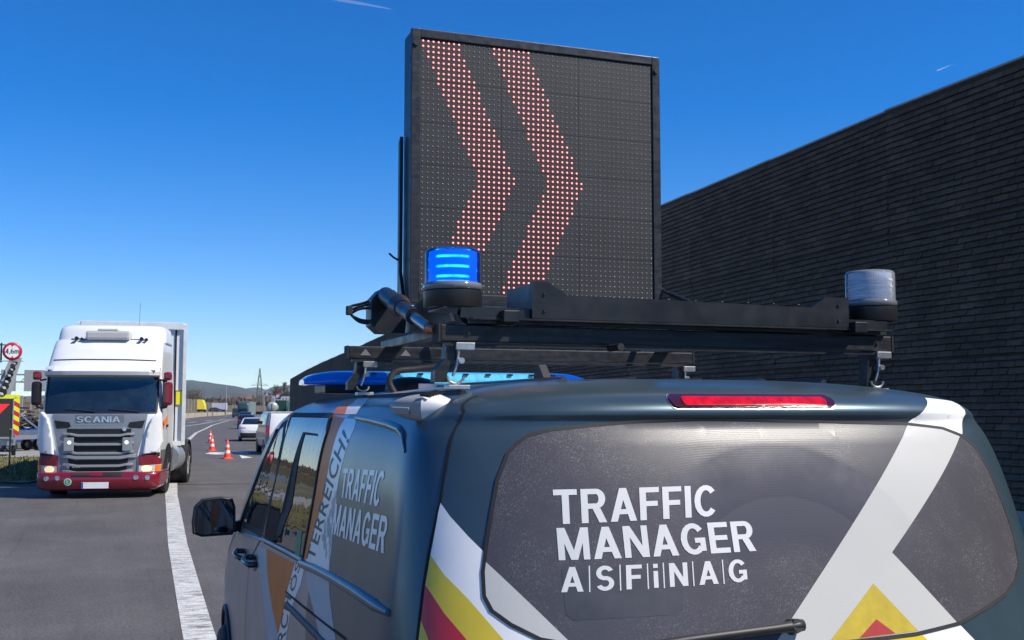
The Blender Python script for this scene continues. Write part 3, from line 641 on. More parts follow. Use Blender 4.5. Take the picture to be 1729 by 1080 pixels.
# side
tp('white_band', 'white_stripe', M['side_film'], .0005); tp('orange_band', 'orange_stripe', M['film_orange'], .0007)
tp('white_roof', 'white_stripe', M['film_white'], .0010, step=0.01); tp('orange_roof', 'orange_stripe', M['film_orange'], .0012, step=0.01)
tp('white_low', 'white_stripe', M['side_film'], .0008); tp('grey_band', 'light_grey_stripe', M['film_grey'], .0006)
tp('orange_low', 'orange_stripe', M['film_orange'], .0010); tp('grey_stripe', 'light_grey_stripe', M['film_grey'], .0008)
darkm = M['van']
sg = tp('sliding_glass', 'sliding_door_window', M['glass'], .0040)
ribbon('window_rubber', VH, 'left', T['sliding_glass'], .024, M['rubber'], sg, .0046, .02, closed=True)
dv = tp('divider', 'window_divider', M['rubber'], .0060); dv.parent = sg
dv = tp('slot', 'window_divider', M['rubber'], .0062); dv.parent = sg
dv = tp('sticker', 'green_sticker', mat('green_sticker_vinyl', (0.02, 0.22, 0.10), 0.5, var=0.3, scale=60), .0052); dv.parent = sg
fg = tp('front_glass', 'front_door_window', M['glass'], .0040)
ribbon('window_rubber', VH, 'left', T['front_glass'], .030, M['rubber'], fg, .0046, .02, closed=True)
tp('pillar', 'door_pillar', mat('copper_pillar_film', (0.30, 0.13, 0.08), 0.25, 0.3, coat=0.5), .0030)
tp('frame_top', 'door_frame', M['film_orange'], .0022, step=0.01)
for key, wd in (('r_door', .007), ('r_low', .007), ('r_gutter', .006), ('r_frontline', .006)): ribbon('panel_gap', VH, 'left', T[key], wd, M['seam'], van, .0022, .02)
# recessed edge of the rear side panel: a rounded bead
mb = MB(); mb.tube([VH.on('left', a, z, -.002) for a, z in T['r_panel'][:6]], [.010, .012, .013, .013, .011, .006], 8); mb.build('side_panel_edge', mat('panel_edge_paint', (0.03, 0.055, 0.07), 0.35, 0.35, coat=0.5), van)
mb = MB(); mb.tube([VH.on('left', a, z, .002) for a, z in T['r_belt']], .008, 8); mb.build('window_sill_trim', M['alu'], van)
# slide rail moulding: half round channel
rp = [(1.69, 1.352), (1.45, 1.367), (1.15, 1.380), (.85, 1.388), (.60, 1.391), (.485, 1.392)]
mb = MB(); mb.tube([VH.on('left', a, z, .0) for a, z in smooth_rp] if False else [VH.on('left', a, z, .001) for a, z in rp], [.014, .015, .015, .015, .015, .009], 12)
mb.build('slide_rail', mat('rail_paint', (0.035, 0.085, 0.125), 0.38, 0.1, coat=0.3), van)
mb = MB(); mb.tube([VH.on('left', a, z, -.004) for a, z in [(1.9, 1.183), (1.6, 1.186), (1.2, 1.190), (.8, 1.2)]], .014, 10); mb.build('lower_rail', mat('dark_rail_paint', (0.015, 0.022, 0.03), 0.5), van)  # near-black slot along the lower side
# dark field of the side: letters
for q, txt, mm, bo in (('side_traffic', 'TRAFFIC', 'side_film', .03), ('side_manager', 'MANAGER', 'side_film', .03), ('side_ter', 'TERREICH!', 'film_dark', 'plain'), ('side_os', 'ÖS', 'film_dark', 'plain'), ('side_urch', 'URCH', 'film_dark', 'plain')):
    letters('side_lettering', txt, VH, 'left', T[q], M[mm], van, .0011, bo, .03)
# door handles
for key in ('handle_front', 'handle_slide'):
    a, z = T[key][0]; cup = patch('door_handle', VH, 'left', [(a + .055 * math.cos(t) * (1.35), z + .034 * math.sin(t)) for t in [i * math.pi / 8 for i in range(16)]], mat('handle_recess', (0.02, 0.024, 0.028), 0.3, 0.3), van, .003, .02)
    p0, p1 = VH.on('left', a + .085, z + .016, .0), VH.on('left', a - .085, z + .006, .0); o_ = Vector((-.040, 0, 0))
    MB().tube(smooth_path([p0, p0 + o_ * .8, (p0 + p1) / 2 + o_ * 1.15, p1 + o_ * .8, p1], 4), .013, 8).build('grip', mat('handle_paint', (0.035, 0.04, 0.045), 0.25, 0.4, coat=0.6), cup)
# mirror
mc = Vector((-1.085, 3.56, 1.345))
mh = MB(); prof = [(-.098, -.075), (-.104, -.02), (-.095, .055), (-.06, .088), (.03, .098), (.085, .088), (.098, .05), (.10, -.06), (.085, -.085), (-.06, -.09)]
def ringp(y, s, dx=0): return [(mc.x + (x + dx) * s, mc.y + y, mc.z + z * s) for x, z in prof]
rings = [ringp(-.045, .93), ringp(-.05, 1.0), ringp(.0, 1.03), ringp(.06, .92), ringp(.10, .62, .02)]
n = len(prof); mh.add([p for r_ in rings for p in r_], [(k * n + i, k * n + (i + 1) % n, (k + 1) * n + (i + 1) % n, (k + 1) * n + i) for k in range(4) for i in range(n)], True)
mh.add(rings[4], [tuple(range(n))], True)
mh.beam((mc.x + .085, mc.y + .01, mc.z - .055), (-.94, mc.y + .03, mc.z - .045), .05, .05, .01)
mir = mh.build('door_mirror', M['plastic'], van)
MB().add([(p[0], p[1] + .012, p[2]) for p in ringp(-.045, .90)], [tuple(range(n))]).build('mirror_glass', mat('mirror_silver', (0.13, 0.155, 0.20), 0.02, 1.0), mir)
# sun visor shaped A pillar trim
mb = MB(); mb.tube([VH.on('left', a, z, .0) for a, z in [(3.62, 1.27), (3.42, 1.40), (3.12, 1.60), (2.86, 1.78)]], .012, 10); mb.build('windscreen_pillar', M['plastic'], van)
patch('windscreen', VH, 'front', [(-.80, 1.28), (.80, 1.28), (.74, 1.55), (.66, 1.80), (-.66, 1.80), (-.74, 1.55)], M['glass_plain'], van, .004, .04)
for sx in (-1, 1):
    for yy in (1.05, 4.22): wheel(van, (sx * .865, yy, .345), .345, .23, sx)
mb = MB(); pts = []
for i in range(15): a = R(-8 + 196 * i / 14); pts.append(VH.on('left', 4.22 + .43 * math.cos(a), .36 + .43 * math.sin(a) + .0, .002))
mb.tube(pts, .016, 8); mb.build('wheel_arch', M['plastic'], van)
for sx in (-1, 1):
    wa = []
    for i in range(24): a = 2 * math.pi * i / 24; wa.append((4.22 + .42 * math.cos(a), max(.285, .36 + .42 * math.sin(a))))
    patch('wheel_well', VH, 'left' if sx < 0 else 'right', wa[:], M['grille'], van, .0012, .05)
    wa = [(1.05 + .42 * math.cos(2 * math.pi * i / 24), max(.285, .36 + .42 * math.sin(2 * math.pi * i / 24))) for i in range(24)]
    patch('wheel_well', VH, 'left' if sx < 0 else 'right', wa, M['grille'], van, .0012, .05)
    mb = MB()
    patch('tail_light', VH, 'left' if sx < 0 else 'right', [(.14, .95), (.30, .95), (.34, 1.10), (.36, 1.24), (.20, 1.24)], lensm, van, .006, .03)
patch('number_plate', VH, 'rear', [(-.26, .86), (.26, .86), (.26, .97), (-.26, .97)], M['film_white'], van, .012, .05)
patch('bumper', VH, 'rear', [(-.93, .30), (.93, .30), (.93, .62), (-.93, .62)], M['plastic'], van, .008, .03)
# rear corner camera / work light on the gutter
cx, cz = T['camera'][0]
cp = VH.pt('left', cx, cz)
wl = empty('corner_camera'); wl.parent = van; wl.location = cp + Vector((-.020, -.02, -.012)); wl.rotation_euler = (R(2), R(-8), R(46))
def capsule(y0, y1, wa, ha, wb, hb, nose=False):
    mb = MB(); vs = []; N = 8; n = 16
    for k in range(N + 1):
        t = k / N; e = math.sqrt(max(0.03, 1 - (1 - t) ** 3)) if nose else 1.0; w_ = (wa + (wb - wa) * t) * e; h_ = (ha + (hb - ha) * t) * e
        for i in range(n):
            a = 2 * math.pi * i / n; c_, s_ = math.cos(a), math.sin(a); vs.append((w_ * abs(c_) ** .6 * (1 if c_ > 0 else -1), y0 + (y1 - y0) * t, h_ * abs(s_) ** .7 * (1 if s_ > 0 else -1)))
    mb.add(vs, [(k * n + i, k * n + (i + 1) % n, (k + 1) * n + (i + 1) % n, (k + 1) * n + i) for k in range(N) for i in range(n)], True); mb.add(vs[:n], [tuple(range(n))[::-1]]); mb.add(vs[-n:], [tuple(range(n))]); return mb
capsule(.115, .004, .044, .026, .052, .036, True).build('camera_cover', mat('mid_grey_plastic', (.30, .30, .29), .45, var=.08), wl)
capsule(.002, -.062, .053, .037, .030, .016).build('camera_end', mat('bright_white_plastic', (.72, .72, .70), .4), wl)
MB().b2((-.054, .035, -.012), (-.047, .085, .006), .003).build('maker_strip', mat('strip_plastic', (.30, .30, .29), .4), wl)
mb = MB()
for i in range(7): mb.box((-.040 + .013 * i, -.004, .036), (.0045, .026, .006), Matrix.Rotation(R(8), 3, 'X'))
mb.build('vent_slots', M['grille'], wl)
# roof bars and drip rails
for sx in (-1, 1):
    side = 'left' if sx < 0 else 'right'
    pts = [VH.on(side, y, z, .0) for y, z in [(.62, 1.914), (.8, 1.917), (1.4, 1.917), (2.2, 1.915), (2.6, 1.905)]]
    MB().tube(smooth_path(pts, 4), .009, 8).build('roof_rail', M['rubber'], van)
for i in range(5):
    MB().tube([(-.42 + i * .21, .66, 1.953), (-.42 + i * .21, 2.2, 1.958)], .011, 6).build('roof_rib', mat('roof_paint', (0.03, 0.056, 0.074), 0.35, 0.35, coat=0.5) if i == 0 else bpy.data.materials['roof_paint'], van)

# ------------------------------------------------------------------ roof rack
def V(x, y, z): return (x, y, z)
rack = empty('roof_rack', (VX, VY + 1.2, 1.94), 0, 'black aluminium roof rack with two crossbars and a folded tray on the van roof', 'roof rack')
def L_(x, y, z): return (x, y - 1.2, z - 1.94)          # van coordinates -> rack coordinates
for (y, x0, x1, z0, z1) in ((.67, -.775, .655, 2.050, 2.096), (1.85, -.775, .632, 2.058, 2.104)):
    cb = MB().b2(L_(x0, y - .03, z0), L_(x1, y + .03, z1), .004).build('crossbar', M['black_worn'], rack)
    MB().b2(L_(x0 + .01, y - .0325, z0 - .012), L_(x1 - .01, y - .022, z0 - .003), .0).build('bar_slot', M['black_worn'], cb)
    MB().b2(L_(x0 - .006, y - .031, z0 - .001), L_(x0 - .001, y + .031, z1 + .001)).build('end_cap', M['rubber'], cb)
    MB().b2(L_(x1 + .001, y - .031, z0 - .001), L_(x1 + .006, y + .031, z1 + .001)).build('end_cap', M['rubber'], cb)
for (y, x) in ((.67, -.742), (.67, .588), (1.85, -.73), (1.85, .58)):
    sx = 1 if x > 0 else -1; mb = MB(); zr = 1.935
    mb.prism([(x - .014, 2.047), (x + .012, 2.047), (x + .012, 2.0), (x - .002 + sx * .012, 1.965), (x + .004 + sx * .012, 1.945), (x - .036 + sx * .012, 1.945), (x - .034 + sx * .012, 1.975), (x - .020, 2.005)], y - .024, y + .016, 'y')
    mb.v = [L_(*v) for v in mb.v]; ft = mb.build('rack_foot', M['black_worn'], rack)
    mb = MB(); mb.b2(L_(x + .006, y - .040, 2.028), L_(x + .058, y + .01, 2.048), .002); mb.tube([L_(x + .016, y - .034, 2.03), L_(x + .010, y - .036, 1.99), L_(x - .002, y - .036, 1.96)], .004, 6)
    mb.cyl(L_(x + .02, y - .045, 2.0), L_(x + .02, y - .020, 2.0), .008); mb.build('clamp_bolt', M['steel'], ft)
    mb = MB(); mb.tube([L_(x + .006 + .022 * math.cos(a), y - .034, 1.958 - .018 * math.sin(a)) for a in [i * math.pi / 8 for i in range(9)]], .004, 6); mb.b2(L_(x - .015, y - .04, 1.925), L_(x + .045, y + .0, 1.937), .002); mb.build('clamp_hook', M['steel'], ft)
# longitudinal frame rails carrying the sign
for x in (-.60, .50):
    MB().b2(L_(x - .022, .58, 2.100), L_(x + .022, 1.98, 2.132), .003).build('frame_rail', M['black'], rack)
# folded tray at the back with raised wings
mb = MB(); y0, y1 = .60, .612
prof = [(-.535, 2.114), (-.535, 2.212), (-.492, 2.214), (-.435, 2.180), (.345, 2.170), (.395, 2.202), (.470, 2.204), (.470, 2.114)]
mb.prism(prof, y0, y1, 'y'); mb.b2((-.52, y1 + .001, 2.114), (.46, .80, 2.120))
mb.b2((-.535, y1 + .001, 2.121), (-.529, .80, 2.208)); mb.b2((.464, y1 + .001, 2.121), (.470, .80, 2.200))
mb.v = [L_(*v) for v in mb.v]; mb.build('rear_tray', M['black'], rack)
mb = MB(); mb.b2((-.70, .63, 2.0985), (.63, .645, 2.109)); mb.b2((-.70, .60, 2.108), (.63, .604, 2.113)); mb.v = [L_(*v) for v in mb.v]; mb.build('lower_profile', M['black_worn'], rack)
# beacon brackets
for bx, s in ((-.728, 1), (.620, -1)):
    mb = MB(); mb.b2((bx - .045, .622, 2.136), (bx + .045, .77, 2.141)); mb.b2((min(bx, bx + s * .2), .6135, 2.112), (max(bx, bx + s * .2), .6195, 2.138)); mb.b2((bx + (.0455 if s > 0 else -.185), .622, 2.1365), (bx + (.185 if s > 0 else -.0455), .76, 2.1415))
    mb.v = [L_(*v) for v in mb.v]; mb.build('beacon_bracket', M['black'], rack)
# hinge side: motor housing, actuator, linkage, wiring
mb = MB(); hp = [(-.730, 2.125), (-.760, 2.15), (-.760, 2.235), (-.73, 2.268), (-.685, 2.268), (-.655, 2.245), (-.64, 2.20), (-.645, 2.125)]
hp = [(a - .025, b) for a, b in hp]; mb.prism(hp, 1.42, 1.50, 'y'); mb.v = [L_(*v) for v in mb.v]; mb.build('motor_housing', M['black'], rack)
mb = MB(); a0, a1 = Vector(L_(-.738, 1.40, 2.243)), Vector(L_(-.790, .70, 2.088)); dd = a1 - a0
mb.cyl(a0 - dd * .03, a0 + dd * .34, .029, .026); mb.cyl(a0 + dd * .34, a0 + dd * .42, .036, .026); mb.cyl(a0 + dd * .42, a0 + dd * .68, .023); ac = mb.build('lift_actuator', M['black'], rack)
MB().cyl(a0 + dd * .68, a1, .015).build('piston_rod', mat('blued_rod', (0.10, 0.13, 0.17), 0.2, 0.8), ac)
MB().cyl(a1, a1 + dd.normalized() * .022 + Vector((.012, 0, 0)), .017, .012).build('rod_end', mat('copper_nut', (0.50, 0.22, 0.13), 0.4, 0.7), ac)
mb = MB(); mb.prism([(.95, 2.13), (1.55, 2.13), (1.50, 2.20), (1.20, 2.235), (1.02, 2.20)], -.652, -.642, 'x'); mb.v = [L_(*v) for v in mb.v]; mb.build('hinge_bracket', M['black'], rack)
for k in range(3):
    mb = MB(); e = .012 * k; mb.tube(smooth_path([L_(-.77, 1.46, 2.238 - .014 * k), L_(-.800 - e * .5, 1.48, 2.226 - .010 * k), L_(-.838, 1.50, 2.215 - .012 * k), L_(-.842, 1.50, 2.195), L_(-.812, 1.48, 2.172 - .004 * k), L_(-.77, 1.46, 2.165 - .004 * k)], 5), .0045, 6); mb.build('wire_loop', M['rubber'], rack)
MB().b2(L_(-.852, 1.48, 2.187), L_(-.834, 1.51, 2.217), .003).build('wire_clip', M['rubber'], rack)
mb = MB(); mb.tube(smooth_path([L_(-.47, 1.80, 2.13), L_(-.435, 1.78, 2.12), L_(-.42, 1.77, 2.075), L_(-.45, 1.77, 2.035), L_(-.53, 1.79, 2.022), L_(-.605, 1.80, 2.012), L_(-.63, 1.80, 1.975), L_(-.605, 1.80, 1.925)], 6), .0115, 10); mb.build('cable_hose', mat('corrugated_hose', (0.03, 0.03, 0.03), 0.45, bump=0.5, bscale=300), rack)
mb = MB(); mb.tube([L_(.478, 1.80, 2.352), L_(.500, 1.755, 2.330)], .008, 8); mb.tube([L_(.500, 1.755, 2.330), L_(.548, 1.60, 2.262)], .012, 10); mb.tube([L_(.548, 1.60, 2.262), L_(.60, 1.50, 2.205)], .007, 8); gs = mb.build('gas_strut', M['black'], rack)
MB().lathe([(0.001, -.009), (.009, -.007), (.009, .007), (.001, .009)], L_(.474, 1.80, 2.354), (0, 1, 0), 10).build('strut_ball', M['steel'], gs)
MB().cyl(L_(-.30, .55, 2.04), L_(-.30, .62, 2.04), .010).build('drain_knob', M['rubber'], rack)
mb = MB()
for i in range(9): mb.lathe([(0.001, .0012), (.002, .001), (.0026, 0)], L_(-.38 + .085 * i, .606, 2.1785), (0, 0, 1), 8)
mb.build('rivets', M['steel'], rack)

# fixings, small marks and cabling on the rack
mb = MB()
for x in (-.70, .60): mb.cyl(L_(x, .6395, 2.073), L_(x, .635, 2.073), .005, n=6)
for x in (-.50, .435):
    for z in (2.135, 2.18): mb.cyl(L_(x, .5995, z), L_(x, .596, z), .0045, n=6)
mb.build('hex_bolts', M['black_worn'], rack)
mk = mat('grey_triangle_mark', (0.16, 0.16, 0.16), .5)
for x in (-.715, -.565):
    mb = MB(); mb.prism([(x - .02, 2.070), (x + .02, 2.070), (x, 2.094)], 1.8175, 1.8195, 'y'); mb.v = [L_(*v) for v in mb.v]; mb.build('triangle_mark', mk, rack)
mb = MB(); mb.tube(smooth_path([L_(-.62, .80, 2.125), L_(-.58, .74, 2.112), L_(-.40, .71, 2.108), L_(-.1, .712, 2.112), L_(.2, .71, 2.106), L_(.5, .73, 2.112), L_(.60, .76, 2.13)], 6), .006, 7); mb.build('power_cable', M['rubber'], rack)
mb = MB(); mb.tube(smooth_path([L_(-.70, .72, 2.135), L_(-.69, .70, 2.11), L_(-.64, .69, 2.10), L_(-.58, .72, 2.105)], 5), .007, 7); mb.tube(smooth_path([L_(.61, .69, 2.135), L_(.63, .68, 2.11), L_(.60, .68, 2.100), L_(.54, .70, 2.105)], 5), .006, 7); mb.build('beacon_cable', M['rubber'], rack)
# ------------------------------------------------------------------ beacons
def beacon(x, lit, label):
    b = empty('warning_beacon', (VX + x, VY + .69, 2.142), 0, label, 'beacon light', 'rotating beacons at the ends of the roof rack')
    MB().lathe([(.001, 0), (.0765, 0)], (0, 0, 0), n=48).lathe([(.0765, 0), (.0785, .003), (.0785, .043)], (0, 0, 0), n=48).lathe([(.0785, .043), (.075, .046)], (0, 0, 0), n=48).build('base', M['black'], b)
    mb = MB().lathe([(.076, .0465), (.080, .048), (.080, .062), (.074, .067), (.060, .068)], (0, 0, 0), n=48)
    mb.build('collar', mat('clear_collar' if lit else 'milky_collar', (0.16, 0.165, 0.17), 0.12, coat=1.0), b)
    k = NT('blue_dome' if lit else 'clear_dome'); p = k.p
    gl = k.n('ShaderNodeBsdfGlossy'); gl.inputs['Roughness'].default_value = 0.03; gl.inputs['Color'].default_value = (1, 1, 1, 1)
    tr = k.n('ShaderNodeBsdfTransparent'); tr.inputs['Color'].default_value = (0.30, 0.50, 1.0, 1) if lit else (0.90, 0.93, 0.97, 1)
    df = k.n('ShaderNodeBsdfDiffuse'); df.inputs['Color'].default_value = (0.02, 0.08, 0.6, 1) if lit else (0.80, 0.84, 0.90, 1)
    m1 = k.n('ShaderNodeMixShader'); m1.inputs[0].default_value = 0.22 if lit else 0.24; k.l(tr, 0, m1, 1); k.l(df, 0, m1, 2)
    fr = k.n('ShaderNodeFresnel'); fr.inputs[0].default_value = 1.45; m2 = k.n('ShaderNodeMixShader'); k.l(fr, 0, m2, 0); k.l(m1, 0, m2, 1); k.l(gl, 0, m2, 2); k.l(m2, 0, k.out, 0)
    MB().lathe([(.0745, .0665), (.0745, .148), (.070, .1555), (.055, .158), (.001, .159)], (0, 0, 0), n=56).build('dome', k.m, b)
    # ribbed inner lens
    mb = MB(); n = 144; vs = []
    for h in (.070, .150):
        for i in range(n): a = 2 * math.pi * i / n; r = .062 + (.0022 if i % 2 else 0); vs.append((r * math.cos(a), r * math.sin(a), h))
    mb.add(vs, [(i, (i + 1) % n, n + (i + 1) % n, n + i) for i in range(n)]); mb.add(vs[n:], [tuple(range(n))])
    if lit:
        q = NT('lit_blue_lens'); sp = q.n('ShaderNodeSeparateXYZ'); q.l(q.tc, 'Object', sp, 0)
        wv = q.math('SINE', q.math('MULTIPLY', q.math('SUBTRACT', (sp, 2), .0735), 2 * math.pi / .0265)); hot = q.ramp(wv, 0.35, 1.0)
        face = q.ramp(q.math('ABSOLUTE', q.math('SUBTRACT', q.math('MULTIPLY', (sp, 0), .95), q.math('MULTIPLY', (sp, 1), 0.30))), .046, .040); hot = q.math('MULTIPLY', hot, face)
        hot = q.math('MULTIPLY', hot, q.ramp(q.noise(40, 3), .3, .6, .6, 1))
        c = q.mix(hot, (0.0, 0.27, 1.0, 1), (0.05, 0.95, 1.0, 1)); q.put(q.p, 'Emission Color', c); q.put(q.p, 'Emission Strength', q.ramp(hot, 0, 1, 0.85, 3.2)); q.p.inputs['Base Color'].default_value = (0.01, 0.05, 0.4, 1)
        mm = q.m
    else: mm = mat('ribbed_clear_lens', (0.62, 0.65, 0.70), 0.25, coat=0.6, var=0.5, scale=30, sc=(.4, .4, 2.5))
    mb.build('lens', mm, b)
    if not lit:
        mb = MB()
        for h in (.085, .105, .125): mb.lathe([(.0665, h), (.0675, h + .003), (.0665, h + .006)], (0, 0, 0), n=48)
        mb.build('lens_ring', mat('ring_plastic', (0.75, 0.8, 0.86), 0.15), b)
beacon(-.728, True, 'lit blue warning beacon in front of the LED board')
beacon(.620, False, 'clear unlit warning beacon on the right end of the roof rack')

# ------------------------------------------------------------------ front light bar
lb = empty('light_bar', (VX, VY + 2.72, 1.955), 0, 'flat blue and cyan emergency light bar across the front of the van roof', 'light bar')
def lbm(name, c, es):
    return mat(name, c, 0.08, coat=1.0, var=0.25, scale=10, emis=c, es=es)
def lens_seg(x0, x1, m, name, r0=1.0, r1=1.0):
    mb = MB(); prof = [(-.15, .028), (-.155, .045), (-.13, .076), (-.06, .088), (.06, .088), (.13, .076), (.155, .045), (.15, .028)]; n = len(prof); N = 8; vs = []
    for k in range(N + 1):
        t = k / N; x = x0 + (x1 - x0) * t; s = r0 + (r1 - r0) * t if r0 == r1 else (1 - (1 - (r0 + (r1 - r0) * t)) ** 2) if False else (math.sqrt(max(0.02, 1 - (1 - t if r0 < r1 else t) ** 2)) if r0 != r1 else 1)
        for y, z in prof: vs.append((x, y * (0.35 + .65 * s), .028 + (z - .028) * (0.25 + .75 * s)))
    mb.add(vs, [(k * n + i, k * n + (i + 1) % n, (k + 1) * n + (i + 1) % n, (k + 1) * n + i) for k in range(N) for i in range(n)], True); mb.add(vs[:n], [tuple(range(n))[::-1]]); mb.add(vs[-n:], [tuple(range(n))]); return mb.build(name, m, lb)
bl_ = mat('deep_blue_lens', (0.0, 0.045, 0.32), 0.08, coat=1.0, var=0.3, scale=12, emis=(0.0, 0.09, 0.7), es=0.18)
cy = mat('cyan_lens', (0.10, 0.42, 0.62), 0.15, coat=1.0, var=0.2, scale=9, sc=(8, 1, 1), emis=(0.12, 0.62, 0.85), es=0.15)
lens_seg(-.80, -.62, bl_, 'end_lens', 0, 1); lens_seg(-.617, -.45, bl_, 'blue_lens'); lens_seg(-.447, .28, cy, 'centre_lens'); lens_seg(.283, .38, bl_, 'blue_lens'); lens_seg(.383, .54, bl_, 'end_lens', 1, 0)
mb = MB().b2((-.72, -.13, -.010), (.50, .13, .0275), .005)
for i in range(9): mb.b2((-.52 + i * .105, -.147, .072), (-.50 + i * .105, -.122, .080))
mb.build('base_plate', M['black'], lb)
# small roof antennas between the rack feet
an = MB(); an.lathe([(.10, 0), (.098, .02), (.08, .042), (.04, .052), (.001, .054)], (0, 0, 0), n=28)
ao = an.build('roof_antenna', M['plastic'], None); ao.location = (VX - .50, VY + 1.98, 1.945); tag(ao, 'low black domed antenna on the van roof behind the left rack foot', 'antenna')
MB().b2((.0, -.105, .004), (.09, -.098, .026), .002).build('antenna_label', M['film_white'], ao)
fo = MB().prism([(-.06, 0), (.05, 0), (.02, .05), (-.005, .055)], -.012, .012, 'x'); fo = fo.build('shark_fin_antenna', M['plastic'], None); fo.location = (VX - .37, VY + .95, 1.952); tag(fo, 'small black fin antenna on the van roof beside the rear left rack foot', 'antenna')

# ------------------------------------------------------------------ LED message board
BW, BH, BT = 1.03, 1.03, .115
board = empty('led_message_board', (VX - .040, VY + 1.80, 2.268), 0, 'square black LED message board showing two red chevrons above the van roof', 'message board')
board.rotation_euler = (0, 0, 0)
mb = MB(); hw = BW / 2; f = .030
mb.b2((-hw, .010, 0), (hw, BT, BH), .006); mb.build('housing', M['black'], board)
fr = MB()
for lo, hi in (((-hw - .004, -.012, -.004), (-hw + f, .0095, BH + .004)), ((hw - f, -.012, -.004), (hw + .004, .0095, BH + .004)), ((-hw + f + .0005, -.012, BH - f), (hw - f - .0005, .0095, BH + .004)), ((-hw + f + .0005, -.012, -.004), (hw - f - .0005, .0095, f + .006))): fr.b2(lo, hi, .003)
fr = fr.build('frame', M['black_worn'], board)
for sx in (-1, 1):
    MB().cyl((sx * (hw - .013), -.0122, BH - .055), (sx * (hw - .013), -.018, BH - .055), .010, n=14).build('frame_bolt', M['rubber'], fr)
MB().prism([(.03, 0.0), (.115, 0), (.115, .62), (.09, .64), (.09, .12)], -hw - .020, -hw - .007, 'x').build('hinge_arm', M['black'], board)
MB().tube([(-hw - .006, .12, .165), (-hw - .04, .10, .178), (-hw - .058, .09, .19)], .004, 6).build('loose_cable_end', M['rubber'], board)
panelm = mat('display_face', (0.020, 0.021, 0.022), 0.55, var=0.25, scale=6, bump=0.2, bscale=200, bdist=0.0005)
offm = mat('unlit_diode', (0.17, 0.17, 0.165), 0.25, coat=0.5, var=0.5, scale=400)
onm = mat('lit_diode', (0.7, 0.4, 0.38), 0.4, emis=(1.0, 0.38, 0.33), es=0.95)
halom = mat('red_diode_glow', (0.20, 0.012, 0.010), 0.4, emis=(1.0, 0.02, 0.02), es=0.14)  # glow of lit diodes on the panel, painted as wider dim red discs
N = 48; W = BW - 2 * f - .002; pit = W / N; x0 = -hw + f + .001; z0 = f + .007; pz = (BH - 2 * f - .008) / N
def is_on(r, c):
    l = 11.3 - .45 * abs(r - 25.5); l1 = round(l)
    for s in (0, 14):
        a = round(l + s); 
        if max(0, a) <= c <= round(l + s + 6.7): return True
    return False
def dome(mb, x, z, y, r, h, n=6):
    vs = [(x + r * math.cos(2 * math.pi * i / n), y, z + r * math.sin(2 * math.pi * i / n)) for i in range(n)] + [(x, y - h, z)]
    mb.add(vs, [(i, (i + 1) % n, n) for i in range(n)], True)
for my in range(6):
    for mx in range(3):
        pm = MB().b2((x0 + mx * 16 * pit + .0006, -.006, z0 + my * 8 * pz + .0006), (x0 + (mx + 1) * 16 * pit - .0006, .0095, z0 + (my + 1) * 8 * pz - .0006)).build('display_module', panelm, board)
        a, b, h = MB(), MB(), MB()
        for i in range(8):
            for j in range(16):
                cc = mx * 16 + j; rr_ = 47 - (my * 8 + i); x = x0 + (cc + .5) * pit; z = z0 + (my * 8 + i + .5) * pz
                if is_on(rr_, cc): dome(b, x, z, -.0078, .0039, .003, 8); dome(h, x, z, -.0062, .0063, .0008, 8)
                else: dome(a, x, z, -.0062, .0034, .0030, 5)
        if a.v: a.build('unlit_diodes', offm, pm, False)
        if b.v: b.build('lit_diodes', onm, pm, False); h.build('diode_halos', halom, pm, False)

# ------------------------------------------------------------------ white lorry facing the camera
M['t_white'] = mat('white_lorry_paint', (0.74, 0.75, 0.74), 0.28, coat=0.6, var=0.04, scale=2)
M['t_red'] = mat('dark_red_lorry_paint', (0.20, 0.008, 0.022), 0.28, coat=0.7, var=0.08, scale=4)
M['t_grey'] = mat('grey_grille_paint', (0.24, 0.255, 0.275), 0.35, 0.2, coat=0.4, var=0.08, scale=4)
M['t_grey2'] = mat('light_grey_grille_paint', (0.33, 0.34, 0.35), 0.35, 0.2, coat=0.4, var=0.06)
M['chrome'] = mat('chrome', (0.62, 0.62, 0.62), 0.25, 0.7)
M['lamp'] = mat('headlamp_glass', (0.55, 0.55, 0.50), 0.1, coat=1.0, var=0.4, scale=25, bump=0.4, bscale=60)
M['fog'] = mat('fog_lamp_glass', (0.30, 0.29, 0.28), 0.1, 0.3, coat=1.0, var=0.8, scale=30)
M['lamp_on'] = mat('lit_headlamp', (0.8, 0.7, 0.45), 0.2, emis=(1.0, 0.80, 0.42), es=0.55, var=0.3, scale=18)
M['amber'] = mat('amber_lens', (0.75, 0.20, 0.02), 0.15, coat=1.0)
M['tyre_rim'] = mat('lorry_rim', (0.36, 0.35, 0.33), 0.5, 0.4, var=0.3)
M['interior'] = mat('dim_cab_interior', (0.02, 0.022, 0.025), 0.8)
TK_AZ = 190.5
tk = empty('white_lorry', (-0.245, 25.3, 0), -R(TK_AZ), 'white and dark red articulated lorry facing us left of the solid line', 'lorry')
TK = Hull([(0.42, 1.20, -2.25, -.02, .05, .25), (0.9, 1.24, -2.28, 0.0, .05, .28), (1.75, 1.245, -2.28, -.02, .05, .28), (1.86, 1.24, -2.28, -.05, .05, .28), (2.62, 1.215, -2.28, -.20, .05, .26), (2.72, 1.21, -2.28, -.16, .05, .28), (2.84, 1.20, -2.28, -.24, .05, .3), (3.2, 1.175, -2.28, -.50, .05, .3), (3.42, 1.15, -2.28, -.70, .05, .3), (3.46, 1.10, -2.28, -.78, .05, .3)], n=4, nf=2.6)
hull_mesh('cab', TK, M['t_white'], tk, rows=40, nc=12, ns=10)
def tpatch(name, poly, m, off=.004, par=None, side='front'): return patch(name, TK, side, poly, m, par or tk, off, .06)
